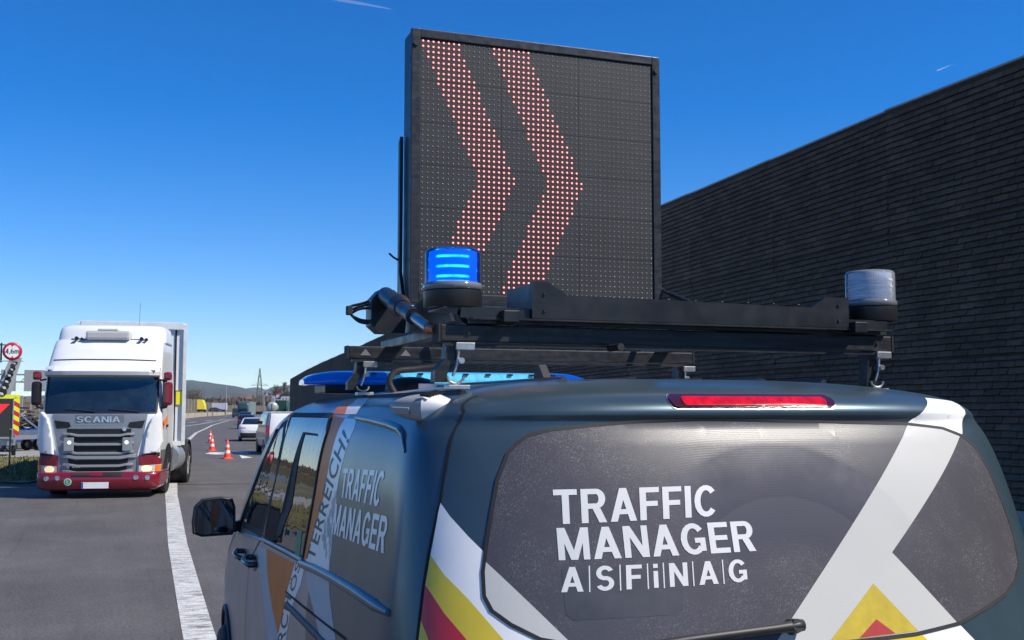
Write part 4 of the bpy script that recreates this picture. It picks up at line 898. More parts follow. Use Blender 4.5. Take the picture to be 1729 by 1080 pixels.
def slab(name, hull, side, poly, m, par, off, step=.06):
    """a patch with returns to the hull: a plate of real thickness"""
    o = patch(name, hull, side, poly, m, par, off, step); sm = o.modifiers.new('thick', 'SOLIDIFY'); sm.thickness = off; sm.offset = -1; return o
tpatch('windscreen', [(-1.13, 1.84), (1.13, 1.84), (1.14, 2.2), (1.10, 2.60), (-1.10, 2.60), (-1.14, 2.2)], mat('lorry_windscreen', (0.012, 0.022, 0.032), 0.03, spec=0.9, var=0.5, scale=3), .006)
tpatch('windscreen_seal', [(-1.17, 1.80), (1.17, 1.80), (1.17, 2.64), (-1.17, 2.64)], M['grille'], .003)
for a in (-.8, .1):
    MB().tube([TK.on('front', a, 1.84, .02), TK.on('front', a + .25, 1.87, .02), TK.on('front', a + .62, 1.90, .015)], .012, 6).build('wiper', M['plastic'], tk)
# sun visor and its shadow gap
vp = [(-.02, 2.60), (.16, 2.64), (.18, 2.72), (.06, 2.83), (-.12, 2.80)]
mb = MB(); N = 12; vs = []
for k in range(N + 1):
    x = -1.19 + 2.38 * k / N; yy = TK.pt('front', x * .97, 2.72).y
    for y, z in vp: vs.append((x, yy + y * (1 if abs(x) < 1.1 else .8), z))
n = 5; mb.add(vs, [(k * n + i, k * n + (i + 1) % n, (k + 1) * n + (i + 1) % n, (k + 1) * n + i) for k in range(N) for i in range(n)]); mb.add(vs[:n], [tuple(range(n))]); mb.add(vs[-n:], [tuple(range(n))])
vis = mb.build('sun_visor', M['t_white'], tk)
for a in (-1.02, 1.02):
    mb = MB()
    for i in range(4): mb.box((a - .075 + i * .05, TK.pt('front', a, 2.74).y + .155, 2.735), (.035, .02, .035))
    mb.build('marker_lamp', M['plastic'], vis)
ribbon('roof_gap', TK, 'front', [(-1.08, 2.97), (-.5, 2.985), (.5, 2.985), (1.08, 2.97)], .03, M['seam'], tk, .004)
# raised roof fairing, air conditioning unit and horns
RF = Hull([(3.40, 1.18, -2.25, -.98, .1, .3), (3.55, 1.17, -2.25, -1.02, .1, .3), (3.72, 1.14, -2.25, -1.10, .1, .3), (3.80, 1.06, -2.2, -1.2, .1, .3), (3.83, .9, -2.1, -1.4, .1, .3)], n=4, nf=3)
hull_mesh('roof_fairing', RF, M['t_white'], tk, rows=14, nc=10, ns=8)
mb = MB(); mb.b2((-.47, -.98, 3.44), (.47, -.60, 3.64), .05); mb.b2((-.22, -.96, 3.63), (.22, -.62, 3.69), .03); mb.build('air_conditioner', M['white_plastic'], tk)
mb = MB(); mb.b2((-.80, -.85, 3.43), (.80, -.78, 3.47)); 
for a in (-.72, .66): mb.cyl((a, -.85, 3.47), (a, -.62, 3.47), .02, .04); mb.cyl((a - .1, -.85, 3.46), (a - .1, -.66, 3.46), .015, .03)
mb.build('air_horns', M['plastic'], tk)
mb = MB().tube([(-.55, -1.3, 3.78), (-.565, -1.33, 4.35)], .004, 5); mb.build('whip_antenna', M['plastic'], tk)
# grille
tpatch('front_panel', [(-.98, 1.80), (.98, 1.80), (.93, 1.45), (.80, .92), (.79, .52), (-.79, .52), (-.80, .92), (-.93, 1.45)], M['t_grey'], .012)
tpatch('grille_opening', [(-.66, 1.48), (.66, 1.48), (.63, .94), (-.63, .94)], M['grille'], .018)
tpatch('lower_grille_opening', [(-.62, .86), (.62, .86), (.57, .53), (-.57, .53)], M['grille'], .018)
def bar(name, x, z, h, m, d=.05, curve=0):
    mb = MB(); N = 10; vs = []
    for k in range(N + 1):
        a = -x + 2 * x * k / N; y = TK.pt('front', a, z).y + .012; e = 1 if abs(a) < x * .85 else .6
        zz = z + (0.03 if abs(a) > x * .75 else 0) * curve
        for dy, dz in ((0, -h / 2), (d * e, -h / 2 * .6), (d * e, h / 2 * .6), (0, h / 2)): vs.append((a, y + dy, zz + dz))
    mb.add(vs, [(k * 4 + i, k * 4 + (i + 1) % 4, (k + 1) * 4 + (i + 1) % 4, (k + 1) * 4 + i) for k in range(N) for i in range(4)]); return mb.build(name, m, tk)
for z in (1.335, 1.145, .955): bar('grille_bar', .73, z, .060, M['t_grey2'], .055, 1)
bar('lower_grille_bar', .78, .865, .095, M['t_grey2'], .05, 1)
for z, m in ((.685, 't_grey2'), (.545, 't_grey2')): bar('lower_grille_bar', .72, z, .060, M[m], .055, 1)
for s in (-1, 1):
    tpatch('air_intake', [(s * .93, 1.66), (s * .62, 1.62), (s * .58, 1.53), (s * .64, 1.50), (s * .88, 1.49)], M['grille'], .018)
    lamp = MB().box((s * .60, TK.pt('front', .6, 1.15).y + .085, 1.15), (.205, .03, .29), None, .012).build('driving_lamp', M['t_grey2'], tk)
    MB().cyl((s * .585, TK.pt('front', .6, 1.2).y + .10, 1.19), (s * .585, TK.pt('front', .6, 1.2).y + .106, 1.19), .042).build('lamp_glass', mat('bright_reflector', (.85, .85, .8), .2, emis=(1, .95, .8), es=.6) if s < 0 else bpy.data.materials['bright_reflector'], lamp)
# name on the front, badge, model number, plate, sticker
def tletters(name, txt, q, m, off, bold=.05, sp=1.0):
    q = [(-a, b) for a, b in q]                      # lettering runs left to right as seen from the front
    return letters(name, txt, TK, 'front', q, m, tk, off, bold, .08, sp)
tpatch('name_plate', [(-.50, 1.585), (.50, 1.585), (.50, 1.775), (-.50, 1.775)], mat('name_strip', (0.15, 0.16, 0.18), 0.35), .015)
tletters('name_lettering', 'SCANIA', [(-.47, 1.615), (.43, 1.615), (.43, 1.745), (-.47, 1.745)], M['chrome'], .024, .09, .45)
tpatch('name_strip_edge', [(-.50, 1.575), (.50, 1.575), (.50, 1.586), (-.50, 1.586)], M['chrome'], .020)
b_ = MB().cyl(TK.on('front', -.52, 1.47, .03), TK.on('front', -.52, 1.47, .045), .042, n=16).build('round_badge', M['chrome'], tk)
tletters('model_lettering', 'R 450', [(-.62, .655), (-.34, .655), (-.34, .70), (-.62, .70)], M['chrome'], .085, .05)
# white corner fairings
for s in (-1, 1):
    slab('corner_fairing', TK, 'front', [(s * 1.215, 1.80), (s * 1.17, 1.83), (s * 1.06, 1.70), (s * .98, 1.45), (s * .92, 1.05), (s * .90, .93), (s * 1.18, .98), (s * 1.238, 1.2)], M['t_white'], tk, .075)
    tpatch('fairing_gap', [(s * .88, .92), (s * 1.23, .97), (s * 1.23, .88), (s * .86, .86)], M['grille'], .012)
# bumper
BP = Hull([(.16, 1.15, -1.1, -.02, .1, .3), (.22, 1.24, -1.25, .10, .1, .3), (.40, 1.265, -1.35, .14, .1, .32), (.52, 1.268, -1.35, .12, .1, .32), (.56, 1.26, -1.2, .07, .1, .32)], n=4, nf=2.8)
hull_mesh('bumper', BP, M['t_red'], tk, rows=12, nc=12, ns=6)
for s in (-1, 1):
    slab('headlight_surround', TK, 'front', [(s * .83, .50), (s * 1.225, .50), (s * 1.235, .82), (s * 1.15, .90), (s * .83, .92)], M['t_red'], tk, .05)
    hl = patch('headlight', TK, 'front', [(s * .83, .52), (s * 1.215, .55), (s * 1.23, .71), (s * .83, .69)], M['lamp'], tk, .056, .05)
    patch('bulb_reflector', TK, 'front', [(s * (.98 + .105 * math.cos(a)), .622 + .075 * math.sin(a)) for a in [i * math.pi / 8 for i in range(16)]], M['lamp_on'], hl, .060, .04)
    patch('indicator', TK, 'front', [(s * 1.14, .555), (s * 1.215, .56), (s * 1.23, .70), (s * 1.14, .70)], M['amber'], hl, .061, .04)
    MB().cyl(BP.on('front', s * .80, .44, -.005), BP.on('front', s * .80, .44, .012), .052, n=20).build('fog_light', M['fog'], tk)
    MB().cyl(BP.on('front', s * 1.03, .43, -.005), BP.on('front', s * 1.03, .43, .012), .052, n=20).build('fog_light', M['fog'], tk)
patch('bumper_intake', BP, 'front', [(-.55, .55), (.55, .55), (.50, .47), (-.50, .47)], M['grille'], tk, .008, .05)
patch('tow_cover', BP, 'front', [(-.13, .555), (.13, .555), (.12, .475), (-.12, .475)], M['t_red'], tk, .014, .05)
pl = MB().box((.02, BP.pt('front', 0, .3).y + .03, .285), (.55, .012, .13)).build('number_plate', M['film_white'], tk)
MB().box((.275, BP.pt('front', 0, .3).y + .0375, .285), (.032, .004, .122)).build('blue_plate_band', mat('plate_blue', (0.02, 0.07, 0.35), .5), pl)
st = MB().cyl(BP.on('front', .58, .36, .003), BP.on('front', .58, .36, .008), .078, n=28).build('round_sticker', M['film_white'], tk)
MB().cyl(BP.on('front', .58, .36, .0085), BP.on('front', .58, .36, .010), .062, n=28).build('green_disc', mat('green_disc_vinyl', (0.05, 0.42, 0.20), .5), st)
letters('sticker_lettering', 'L', BP, 'front', [(.60, .33), (.555, .33), (.555, .395), (.60, .395)], M['film_white'], st, .014, .04, .05)
# cab side: windows, door, mirrors
for s, side in ((-1, 'left'), (1, 'right')):
    patch('door_window', TK, side, [(-.42, 1.95), (-1.12, 1.98), (-1.15, 2.58), (-.52, 2.58)], M['glass_plain'], tk, .006, .06)
    for q in ([(-.30, 2.66), (-.30, 1.0)], [(-1.22, 2.66), (-1.22, 1.0)], [(-.30, 1.0), (-1.22, 1.0)]): ribbon('door_gap', TK, side, q, .014, M['seam'], tk, .004)
    mb = MB(); mb.b2((s * 1.252, -1.12, 1.50), (s * 1.285, -.98, 1.56), .008); mb.build('cab_door_handle', M['plastic'], tk)
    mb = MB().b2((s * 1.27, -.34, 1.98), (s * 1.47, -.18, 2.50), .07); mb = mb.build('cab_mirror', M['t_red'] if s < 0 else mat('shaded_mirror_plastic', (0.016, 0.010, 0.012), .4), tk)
    MB().b2((s * 1.28, -.345, 2.02), (s * 1.46, -.342, 2.46)).build('mirror_glass', M['glass_plain'], mb)
    MB().b2((s * 1.27, -.32, 2.53), (s * 1.45, -.18, 2.72), .06).build('wide_angle_mirror', M['t_red'], mb)
    mb2 = MB().tube([(s * 1.18, -.30, 2.55), (s * 1.30, -.26, 2.52)], .02, 6); mb2.tube([(s * 1.20, -.30, 1.92), (s * 1.34, -.26, 1.95), (s * 1.36, -.26, 2.02)], .03, 6); mb2.build('mirror_bracket', M['plastic'], mb)
    # wheel arch in grey below the cab and steps
    patch('step_panel', TK, side, [(-.30, .46), (-2.24, .46), (-2.24, 1.02), (-.30, 1.0)], mat('grey_step_plastic', (0.10, 0.105, 0.11), .55, var=.2) if s < 0 else bpy.data.materials['grey_step_plastic'], tk, .012, .06)
    patch('wheel_well', TK, side, [(-1.40 + .62 * math.cos(a), max(.43, .52 + .62 * math.sin(a))) for a in [2 * math.pi * i / 30 for i in range(30)]], M['grille'], tk, .018, .06)
# orange and red mark on the left door
patch('orange_mark', TK, 'left', [(-.45, 1.50), (-.55, 1.62), (-1.20, 1.78), (-1.20, 1.60)], M['film_orange'], tk, .008, .06)
patch('red_mark', TK, 'left', [(-.35, 1.48), (-.45, 1.64), (-.62, 1.60), (-.58, 1.46)], M['film_red'], tk, .010, .06)
# chassis, tank, axles
MB().b2((-.45, -6.4, .75), (.45, -2.0, 1.0)).build('chassis', M['grille'], tk)
MB().cyl((-1.0, -3.9, .72), (-1.0, -2.7, .72), .33).cyl((1.0, -3.9, .72), (1.0, -2.7, .72), .33).build('fuel_tank', M['alu'], tk)
mb = MB().b2((-1.2, -3.5, .40), (1.2, -3.42, 1.0)).build('side_baffle', M['plastic'], tk)
for y in (-1.40, -5.1):
    for s in (-1, 1):
        wheel(tk, (s * (1.09 if y > -2 else 1.04), y, .50), .50, .32 if y > -2 else .46, s, M['tyre_rim'])
for s in (-1, 1):
    pts = [(s * 1.04, -5.1 + .60 * math.cos(R(a)), .52 + .60 * math.sin(R(a))) for a in range(-10, 195, 15)]
    mb = MB()
    for p, q in zip(pts, pts[1:]): mb.beam(p, q, .46, .012)
    mb.build('mudguard', M['plastic'], tk)
# semi-trailer, turned a little to follow the bend
tr = empty('box_trailer', (0.43, 28.6, 0), -R(183.2), 'pale semi-trailer coupled behind the white lorry cab, yellow mark on its front', 'trailer')
cv = mat('trailer_front_skin', (0.78, 0.79, 0.78), .4, var=.06, scale=3); cvm = M['t_white']
MB().b2((-1.27, -13.6, 1.05), (1.27, -.02, 4.04), .02).build('box_body', cv, tr)
fr = MB()
for x in (-1.25, 1.25): fr.b2((x - .045, -.018, 1.02), (x + .045, .05, 4.02), .008)
fr.b2((-1.204, -.018, 3.88), (1.204, .06, 4.06), .01); fr.b2((-1.204, -.018, 1.0), (1.204, .05, 1.12), .01)
fr.build('front_frame', mat('trailer_frame_grey', (0.66, 0.69, 0.69), .45, var=.1), tr)
MB().b2((-1.05, -.0185, 1.125), (-1.01, .006, 3.87)).build('front_seam', M['seam'], tr)
pa = MB().b2((-1.203, -.015, 2.02), (-1.06, .012, 2.34)).build('yellow_mark', mat('bright_yellow_sticker', (0.85, 0.78, 0.02), .5), tr)
MB().b2((-1.203, -.016, 2.345), (-1.06, .013, 2.37)).build('yellow_mark_edge', mat('olive_sticker_edge', (0.25, 0.24, 0.03), .5), tr)
MB().b2((-1.1, -13.4, .80), (1.1, -1.0, 1.04)).build('trailer_chassis', M['grille'], tr)
for i in range(3):
    for s in (-1, 1): wheel(tr, (s * 1.06, -9.2 - 1.31 * i, .50), .50, .40, s, M['tyre_rim'])
mb = MB()
for s in (-1, 1): mb.tube([(s * .9, -2.6, .8), (s * .9, -2.6, .35)], .05)
mb.build('landing_leg', M['steel'], tr)
mb = MB()
for k in range(5): mb.tube(smooth_path([(-.35 + .1 * k, .1, 1.45), (-.38 + .1 * k, .35, 1.1 + .03 * k), (-.3 + .1 * k, .6, 1.30)], 5), .018, 6)
mb.build('air_hose', mat('hose_mixed', (.1, .1, .1), .5), tr)

# ------------------------------------------------------------------ traffic ahead on the road
def at_px(px, d):
    """a point on the ground d metres ahead of the camera along its own axis, px pixels across the photo"""
    l = (px - 864.5) / 1850 * d; a = R(20); return (d * math.sin(a) + l * math.cos(a), d * math.cos(a) - l * math.sin(a))
def car(name, loc, az, keys, paint, label, cat, group=None, glass=None, tail=None, wr=.33, wx=.80, wy=(.85, 3.5), extra=None, n=3.2, plate=.62):
    c = empty(name, (loc[0], loc[1], 0), -R(az), label, cat, group); h = Hull(keys, n=n, nf=2.6)
    hull_mesh('body', h, paint, c, rows=34, nc=12, ns=16)
    z0, z1, w0, w1 = glass; patch('rear_window', h, 'rear', [(-w0, z0), (w0, z0), (w1, z1), (-w1, z1)], M['glass_plain'], c, .008, .05)
    ys = h.at(z0)[1] + .35; ye = h.at(z0)[2] - .25
    for sd in ('left', 'right'):
        zt = z1 - .02; yt0 = h.at(zt)[1] + .40; yt1 = h.at(zt)[2] - .15
        patch('side_window', h, sd, [(ys, z0), (ye, z0), (yt1, zt), (yt0, zt)], M['glass_plain'], c, .008, .06)
    for s in (-1, 1):
        for yy in wy: wheel(c, (s * wx, yy, wr), wr, .21, s)
        a0, a1, b0, b1 = tail; patch('tail_light', h, 'rear', [(s * a0, b0), (s * a1, b0), (s * a1, b1), (s * a0, b1)], M['tail'], c, .010, .05)
        zb = z0 + .06; sx = s * (h.lim(ye - .15, zb) + .0)
        MB().b2((sx, ye - .20, zb - .02), (sx + s * .20, ye - .10, zb + .13), .03).build('door_mirror', M['plastic'] if extra != 'white_mirror' else paint, c)
    patch('number_plate', h, 'rear', [(-.26, plate), (.26, plate), (.26, plate + .11), (-.26, plate + .11)], M['film_white'], c, .012, .06)
    patch('lower_bumper', h, 'rear', [(-.8, keys[0][0] + .02), (.8, keys[0][0] + .02), (.82, .52), (-.82, .52)], M['plastic'], c, .010, .05)
    return c, h
M['tail'] = mat('tail_lamp', (0.30, 0.006, 0.010), .15, coat=1.0, emis=(1, .02, .02), es=.12)
cw = mat('white_car_paint', (0.76, 0.77, 0.78), .25, coat=.6); ck = mat('black_car_paint', (0.014, 0.015, 0.017), .22, coat=.8); cg = mat('dark_grey_car_paint', (0.045, 0.05, 0.055), .3, .3, coat=.7)
SED = [(.20, .78, .06, 4.5, .4, .6), (.35, .88, .0, 4.62, .4, .65), (.65, .91, .0, 4.6, .4, .7), (.88, .90, .05, 4.35, .4, .7), (.98, .86, .09, 3.7, .4, .6), (1.02, .82, .30, 3.4, .35, .5), (1.2, .74, .75, 3.0, .32, .45), (1.34, .67, 1.15, 2.65, .3, .4), (1.42, .56, 1.6, 2.3, .3, .4), (1.44, .4, 1.8, 2.1, .3, .3)]
x, y = at_px(431, 67)
car('white_sedan', (x, y), 6.0, SED, cw, 'white sedan with a dark rear window queuing just left of the grey panel van', 'car', 'cars queuing ahead on the road', (1.03, 1.38, .72, .56), (.48, .84, .80, .835), plate=.60)
x, y = at_px(417.5, 112)
car('black_hatchback', (x, y), 8.0, [(.22, .78, .05, 4.2, .4, .6), (.4, .89, .0, 4.3, .4, .6), (.75, .91, .02, 4.2, .4, .6), (.95, .89, .08, 3.9, .4, .6), (1.1, .84, .2, 3.4, .38, .5), (1.3, .76, .42, 2.9, .35, .4), (1.43, .68, .7, 2.5, .3, .4), (1.48, .5, 1.0, 2.2, .3, .3)], ck, 'black hatchback queuing between the white sedan and the tall dark car', 'car', 'cars queuing ahead on the road', (1.0, 1.36, .74, .62), (.55, .84, .82, .96), extra='white_mirror')
x, y = at_px(416, 152)
car('dark_estate_car', (x, y), 10.0, [(.25, .80, .05, 4.3, .4, .6), (.45, .92, .0, 4.4, .4, .6), (.85, .94, .02, 4.3, .4, .6), (1.05, .92, .08, 4.0, .4, .6), (1.25, .87, .16, 3.4, .38, .5), (1.5, .80, .34, 2.9, .35, .4), (1.66, .72, .55, 2.6, .3, .4), (1.72, .55, .8, 2.3, .3, .3)], cg, 'tall dark grey car, furthest of the cars queuing ahead', 'car', 'cars queuing ahead on the road', (1.15, 1.55, .76, .66), (.70, .88, .9, 1.2), extra='white_mirror')
# silver and white panel van
VN = [(.25, .82, .05, 4.3, .3, .6), (.40, .91, .0, 4.4, .3, .6), (.9, .93, .0, 4.35, .3, .6), (1.05, .92, .02, 4.0, .3, .6), (1.2, .91, .04, 3.6, .28, .5), (1.5, .87, .10, 3.2, .26, .45), (1.72, .82, .16, 2.9, .24, .4), (1.80, .74, .24, 2.7, .22, .4), (1.82, .6, .4, 2.5, .2, .3)]
x, y = at_px(488, 46.8)
vn, vh = car('panel_van', (x, y), 1.0, VN, mat('silver_side_paint', (0.25, 0.26, 0.27), .3, .3, coat=.6, var=.1), 'small panel van with white rear doors and grey sides, nearest of the queue', 'van', 'cars queuing ahead on the road', (1.25, 1.55, .55, .50), (.78, .90, .85, 1.25), wr=.34, wx=.82)
patch('white_rear_doors', vh, 'rear', [(-.76, .55), (.76, .55), (.76, 1.0), (.72, 1.45), (.68, 1.74), (-.68, 1.74), (-.72, 1.45), (-.76, 1.0)], cw, vn, .014, .05)
MB().b2((-.70, .3, 1.77), (.70, 2.4, 1.825), .02).build('white_roof_panel', cw, vn)

# ------------------------------------------------------------------ traffic cones
cone_m = mat('cone_orange', (0.85, 0.06, 0.025), .5, var=.08, scale=10); cone_w = mat('cone_reflective_band', (0.80, 0.70, 0.66), .4)
def make_cone():
    c = empty('traffic_cone', (0, 0, 0), 0)
    MB().b2((-.20, -.20, 0), (.20, .20, .035), .01).lathe([(.155, .034), (.145, .06), (.13, .07)], (0, 0, 0), n=24).build('base', cone_m, c)
    MB().lathe([(.132, .068), (.030, .74), (.022, .75), (.001, .75)], (0, 0, 0), n=28).build('cone_body', cone_m, c)
    for z0, z1 in ((.22, .34), (.46, .56)):
        r = lambda z: .132 - .102 * (z - .068) / .672 + .0025
        MB().lathe([(r(z0), z0), (r(z1), z1)], (0, 0, 0), n=28).build('reflective_band', cone_w, c)
    return c
cone0 = make_cone(); cone0['category'] = 'traffic cone'
cl = ['orange traffic cone standing on the white road arrow, nearest and rightmost of the three', 'orange traffic cone standing between the other two cones, on plain asphalt', 'orange traffic cone farthest away and leftmost, close to the curved solid line']
for i, (p, rz) in enumerate((((4.28, 44.2), .3), ((4.42, 52.9), .1), ((5.45, 66.5), .6))):
    o = cone0 if i == 0 else copy_tree(cone0)
    if i: o['category'] = 'traffic cone'
    o.location = (p[0], p[1], 0); o.rotation_euler = (0, 0, rz); o.scale = (1.0, 1.0, .98); tag(o, cl[i], 'traffic cone', 'orange cones in the lane ahead')

# ------------------------------------------------------------------ opposite side: barrier, embankment, lorries
em = mat('embankment_grass', (0.16, 0.135, 0.075), .95, var=.3, scale=.1)
ebar = [(-12, 120), (-1, 165), (6, 215), (17.3, 279), (27.6, 361), (45.7, 478), (74.5, 714), (150, 1100)]
def strip(name, line, off0, off1, z0, z1, m, kind=None, cap=None):
    vs = []; line = [Vector((a, b)) for a, b in line]
    for i, p in enumerate(line):
        d = (line[min(i + 1, len(line) - 1)] - line[max(i - 1, 0)]).normalized(); q = Vector((-d.y, d.x))
        a, b = p + q * off0, p + q * off1; vs += [(a.x, a.y, z0), (a.x, a.y, z1), (b.x, b.y, z1), (b.x, b.y, z0)]
    mb = MB(); mb.add(vs, [(4 * i + k, 4 * i + (k + 1) % 4, 4 * (i + 1) + (k + 1) % 4, 4 * (i + 1) + k) for i in range(len(line) - 1) for k in range(4)]); mb.add(vs[:4], [(0, 1, 2, 3)]); mb.add(vs[-4:], [(0, 1, 2, 3)])
    o = mb.build(name, m)
    if kind: o['kind'] = kind
    return o
o = strip('concrete_barrier', ebar, 0, .5, 0, 1.25, mat('barrier_concrete', (0.40, 0.33, 0.24), .85, var=.3, scale=.35)); tag(o, 'pale concrete barrier wall along the far side of the opposite lanes', 'barrier')
strip('embankment', ebar, 2.5, 900, -.5, 1.5, em, 'structure')
def far_box_lorry(name, px, d, z, sz, az, m, label, cat='lorry', glass=True, cabm=None):
    x, y = at_px(px, d); c = empty(name, (x, y, z), -R(az), label, cat); W_, Ln, H_ = sz
    MB().b2((-W_ / 2, -Ln, .9), (W_ / 2, -2.3, H_), .03).build('load_box', m, c)
    cab_ = Hull([(.4, W_ / 2 - .05, -2.2, 0, .1, .3), (1.2, W_ / 2, -2.2, 0, .1, .3), (2.2, W_ / 2, -2.2, -.15, .1, .3), (H_ - .5, W_ / 2 - .05, -2.2, -.4, .1, .3), (H_ - .2, W_ / 2 - .2, -2.1, -.9, .1, .3)], n=4)
    hull_mesh('cab', cab_, cabm or m, c, rows=12, nc=6, ns=4)
    patch('windscreen', cab_, 'front', [(-W_ * .44, 1.5), (W_ * .44, 1.5), (W_ * .42, 2.4), (-W_ * .42, 2.4)], M['glass_plain'], c, .02, .2)
    patch('grille', cab_, 'front', [(-W_ * .3, .6), (W_ * .3, .6), (W_ * .3, 1.3), (-W_ * .3, 1.3)], M['plastic'], c, .02, .2)
    for yy in (-1.3, -Ln + 1.5, -Ln + 2.8):
        for s in (-1, 1): MB().cyl((s * (W_ / 2 - .3), yy, .48), (s * W_ / 2, yy, .48), .48, n=16).build('wheel', M['rubber'], c)
    return c
g1 = mat('dark_green_lorry_paint', (0.03, 0.06, 0.055), .35, coat=.5); g2 = mat('grey_green_canvas', (0.15, 0.20, 0.19), .7)
far_box_lorry('oncoming_lorry', 411, 255, 0, (2.5, 14, 4.0), 194, g2, 'dark oncoming lorry with a grey-green box, seen above the queuing cars', cabm=g1)
x, y = at_px(400, 300); c = empty('pickup_truck', (x, y, 0), -R(12), 'dark van with a slatted rear driving away left of the oncoming lorry', 'van')
PK = Hull([(.35, 1.0, .0, 5.2, .15, .5), (1.1, 1.05, 0, 5.1, .15, .5), (1.3, 1.02, .05, 4.3, .15, .5), (2.4, .98, .12, 3.6, .15, .4), (2.5, .85, .3, 3.4, .15, .3)], n=5); hull_mesh('body', PK, cg, c, rows=10, nc=8, ns=6)
patch('rear_window', PK, 'rear', [(-.8, 1.4), (.8, 1.4), (.78, 2.2), (-.78, 2.2)], M['glass_plain'], c, .01, .2)
for s in (-1, 1):
    for yy in (1, 4.1): MB().cyl((s * .75, yy, .38), (s * 1.0, yy, .38), .38, n=16).build('wheel', M['rubber'], c)
# road tanker seen from behind
x, y = at_px(461, 235); c = empty('road_tanker', (x, y, 0), -R(9), 'tanker lorry with a pale round tank and reddish chassis on the far carriageway', 'lorry')
MB().lathe([(.001, -.25), (.7, -.18), (1.1, .0), (1.22, .3), (1.22, 8.5), (1.0, 8.9), (.001, 9.0)], (0, 0, 2.55), (0, 1, 0), 28).build('tank', mat('pale_green_tank', (0.42, 0.47, 0.42), .35, .2, coat=.3, var=.1, scale=1), c)
MB().b2((-1.0, .2, .8), (1.0, 8.6, 1.25)).b2((-1.15, .0, .55), (1.15, .12, 1.1)).build('chassis', mat('rust_red_chassis', (0.20, 0.07, 0.055), .6), c)
MB().b2((-1.22, 9.4, .6), (1.22, 11.4, 3.2), .1).build('cab', g1, c)
MB().lathe([(1.16, 0), (1.27, 0), (1.27, .14), (1.16, .14)], (0, .22, 2.55), (0, 1, 0), 28).b2((-.04, -.34, 1.3), (.04, -.26, 3.6)).b2((-1.1, -.3, 1.25), (1.1, -.02, 1.45)).build('rear_ring', mat('tank_fittings', (.12, .10, .09), .6), c)
for yy in (1.2, 2.5, 10):
    for s in (-1, 1): MB().cyl((s * .8, yy, .48), (s * 1.2, yy, .48), .48, n=16).build('wheel', M['rubber'], c)
x, y = at_px(475, 250); c = empty('green_container', (x, y, 0), -R(15), 'dark green box body standing beside the pale tanker', 'container')
MB().b2((-1.2, 0, .9), (1.2, 7, 4.2), .03).build('box_body', mat('dark_green_container_paint', (0.02, 0.075, 0.05), .5), c)
MB().b2((-1.25, -.03, .6), (-1.15, .05, 4.25)).b2((1.15, -.03, .6), (1.25, .05, 4.25)).build('corner_post', g1, c)
for s in (-1, 1): MB().cyl((s * .8, 1.2, .48), (s * 1.2, 1.2, .48), .48, n=16).build('wheel', M['rubber'], c)
# yellow lorry and pale box beyond the barrier
ye = mat('yellow_tarpaulin', (0.80, 0.62, 0.03), .6, var=.06)
x, y = at_px(341, 375); c = empty('yellow_lorry', (x, y, 1.5), -R(8), 'tall yellow lorry with a rounded nose parked beyond the concrete barrier', 'lorry')
MB().prism([(-1.3, .8), (1.25, .8), (1.15, 2.0), (.75, 3.4), (.3, 4.1), (-1.3, 4.2)], 0, 9, 'y').build('load_body', ye, c)
MB().b2((-1.2, .1, .5), (1.2, 8.8, .79)).build('chassis', M['plastic'], c)
for yy in (1.5, 7):
    for s in (-1, 1): MB().cyl((s * .8, yy, .4), (s * 1.2, yy, .4), .42, n=16).build('wheel', M['rubber'], c)
x, y = at_px(371.5, 380); c = empty('box_lorry_body', (x, y, 1.5), -R(14), 'pale lilac-grey box trailer parked beyond the concrete barrier, right of the yellow lorry', 'trailer')
MB().b2((-2.4, 0, .7), (2.4, 2.6, 3.0), .03).build('box_body', mat('pale_lilac_panel', (0.50, 0.50, 0.58), .5, var=.05), c)
for s in (-1.8, -1, 1, 1.8): MB().cyl((s, .1, .4), (s, .5, .4), .40, n=16).build('wheel', M['rubber'], c)
x, y = at_px(355, 360); car('parked_dark_car', (x, y), 60, [(a, b, cc, d, e, f) for a, b, cc, d, e, f in SED], ck, 'dark car parked between the yellow lorry and the pale box trailer', 'car', None, (1.03, 1.33, .70, .60), (.48, .84, .78, .86)).__getitem__(0).location.z = 1.5

# ------------------------------------------------------------------ fences, poles, pylon, gantry
wood = mat('grey_timber_fence', (0.135, 0.11, 0.085), .9, var=.3, scale=.5, sc=(1, 1, 4)); postm = mat('galvanised_post', (0.38, 0.38, 0.36), .6, .3)
def fence(name, p0, p1, z, h, n, label):
    p0, p1 = Vector(p0), Vector(p1); d = (p1 - p0).normalized(); L = (p1 - p0).length; c = empty(name, (p0.x, p0.y, z), math.atan2(-d.x, d.y), label, 'fence')
    r = random.Random(5)
    for i in range(n):
        mb = MB(); a, b = L * i / n, L * (i + 1) / n; hh = h * r.uniform(.95, 1.03)
        nb = 9
        for k in range(nb): mb.b2((-.05 + r.uniform(-.02, .02), a + .12, hh * k / nb), (.05, b - .02, hh * (k + 1) / nb - .03))
        mb.build('fence_panel', wood, c); MB().b2((-.10, a - .02, 0), (.10, a + .10, h * 1.06)).build('fence_post', postm, c)
    return c
fence('timber_noise_fence', at_px(300, 400), at_px(334, 412), 1.5, 4.6, 7, 'brown timber noise fence left of the yellow lorry, behind the concrete barrier')
fence('timber_noise_fence', at_px(346, 410), at_px(362, 430), 1.5, 3.4, 4, 'brown timber noise fence between the yellow lorry and the pale box trailer')
fence('timber_noise_fence', at_px(384, 450), at_px(460, 520), 1.5, 2.6, 9, 'long low timber fence behind the oncoming traffic')
fence('timber_noise_fence', at_px(-60, 96), at_px(42, 98), -.2, 3.2, 9, 'brown timber fence at the far left behind the warning trailer')
fence('timber_noise_fence', at_px(38, 82), at_px(140, 96), -.2, 3.0, 8, 'grey-brown timber fence with pale posts, just left of the white lorry mirror')
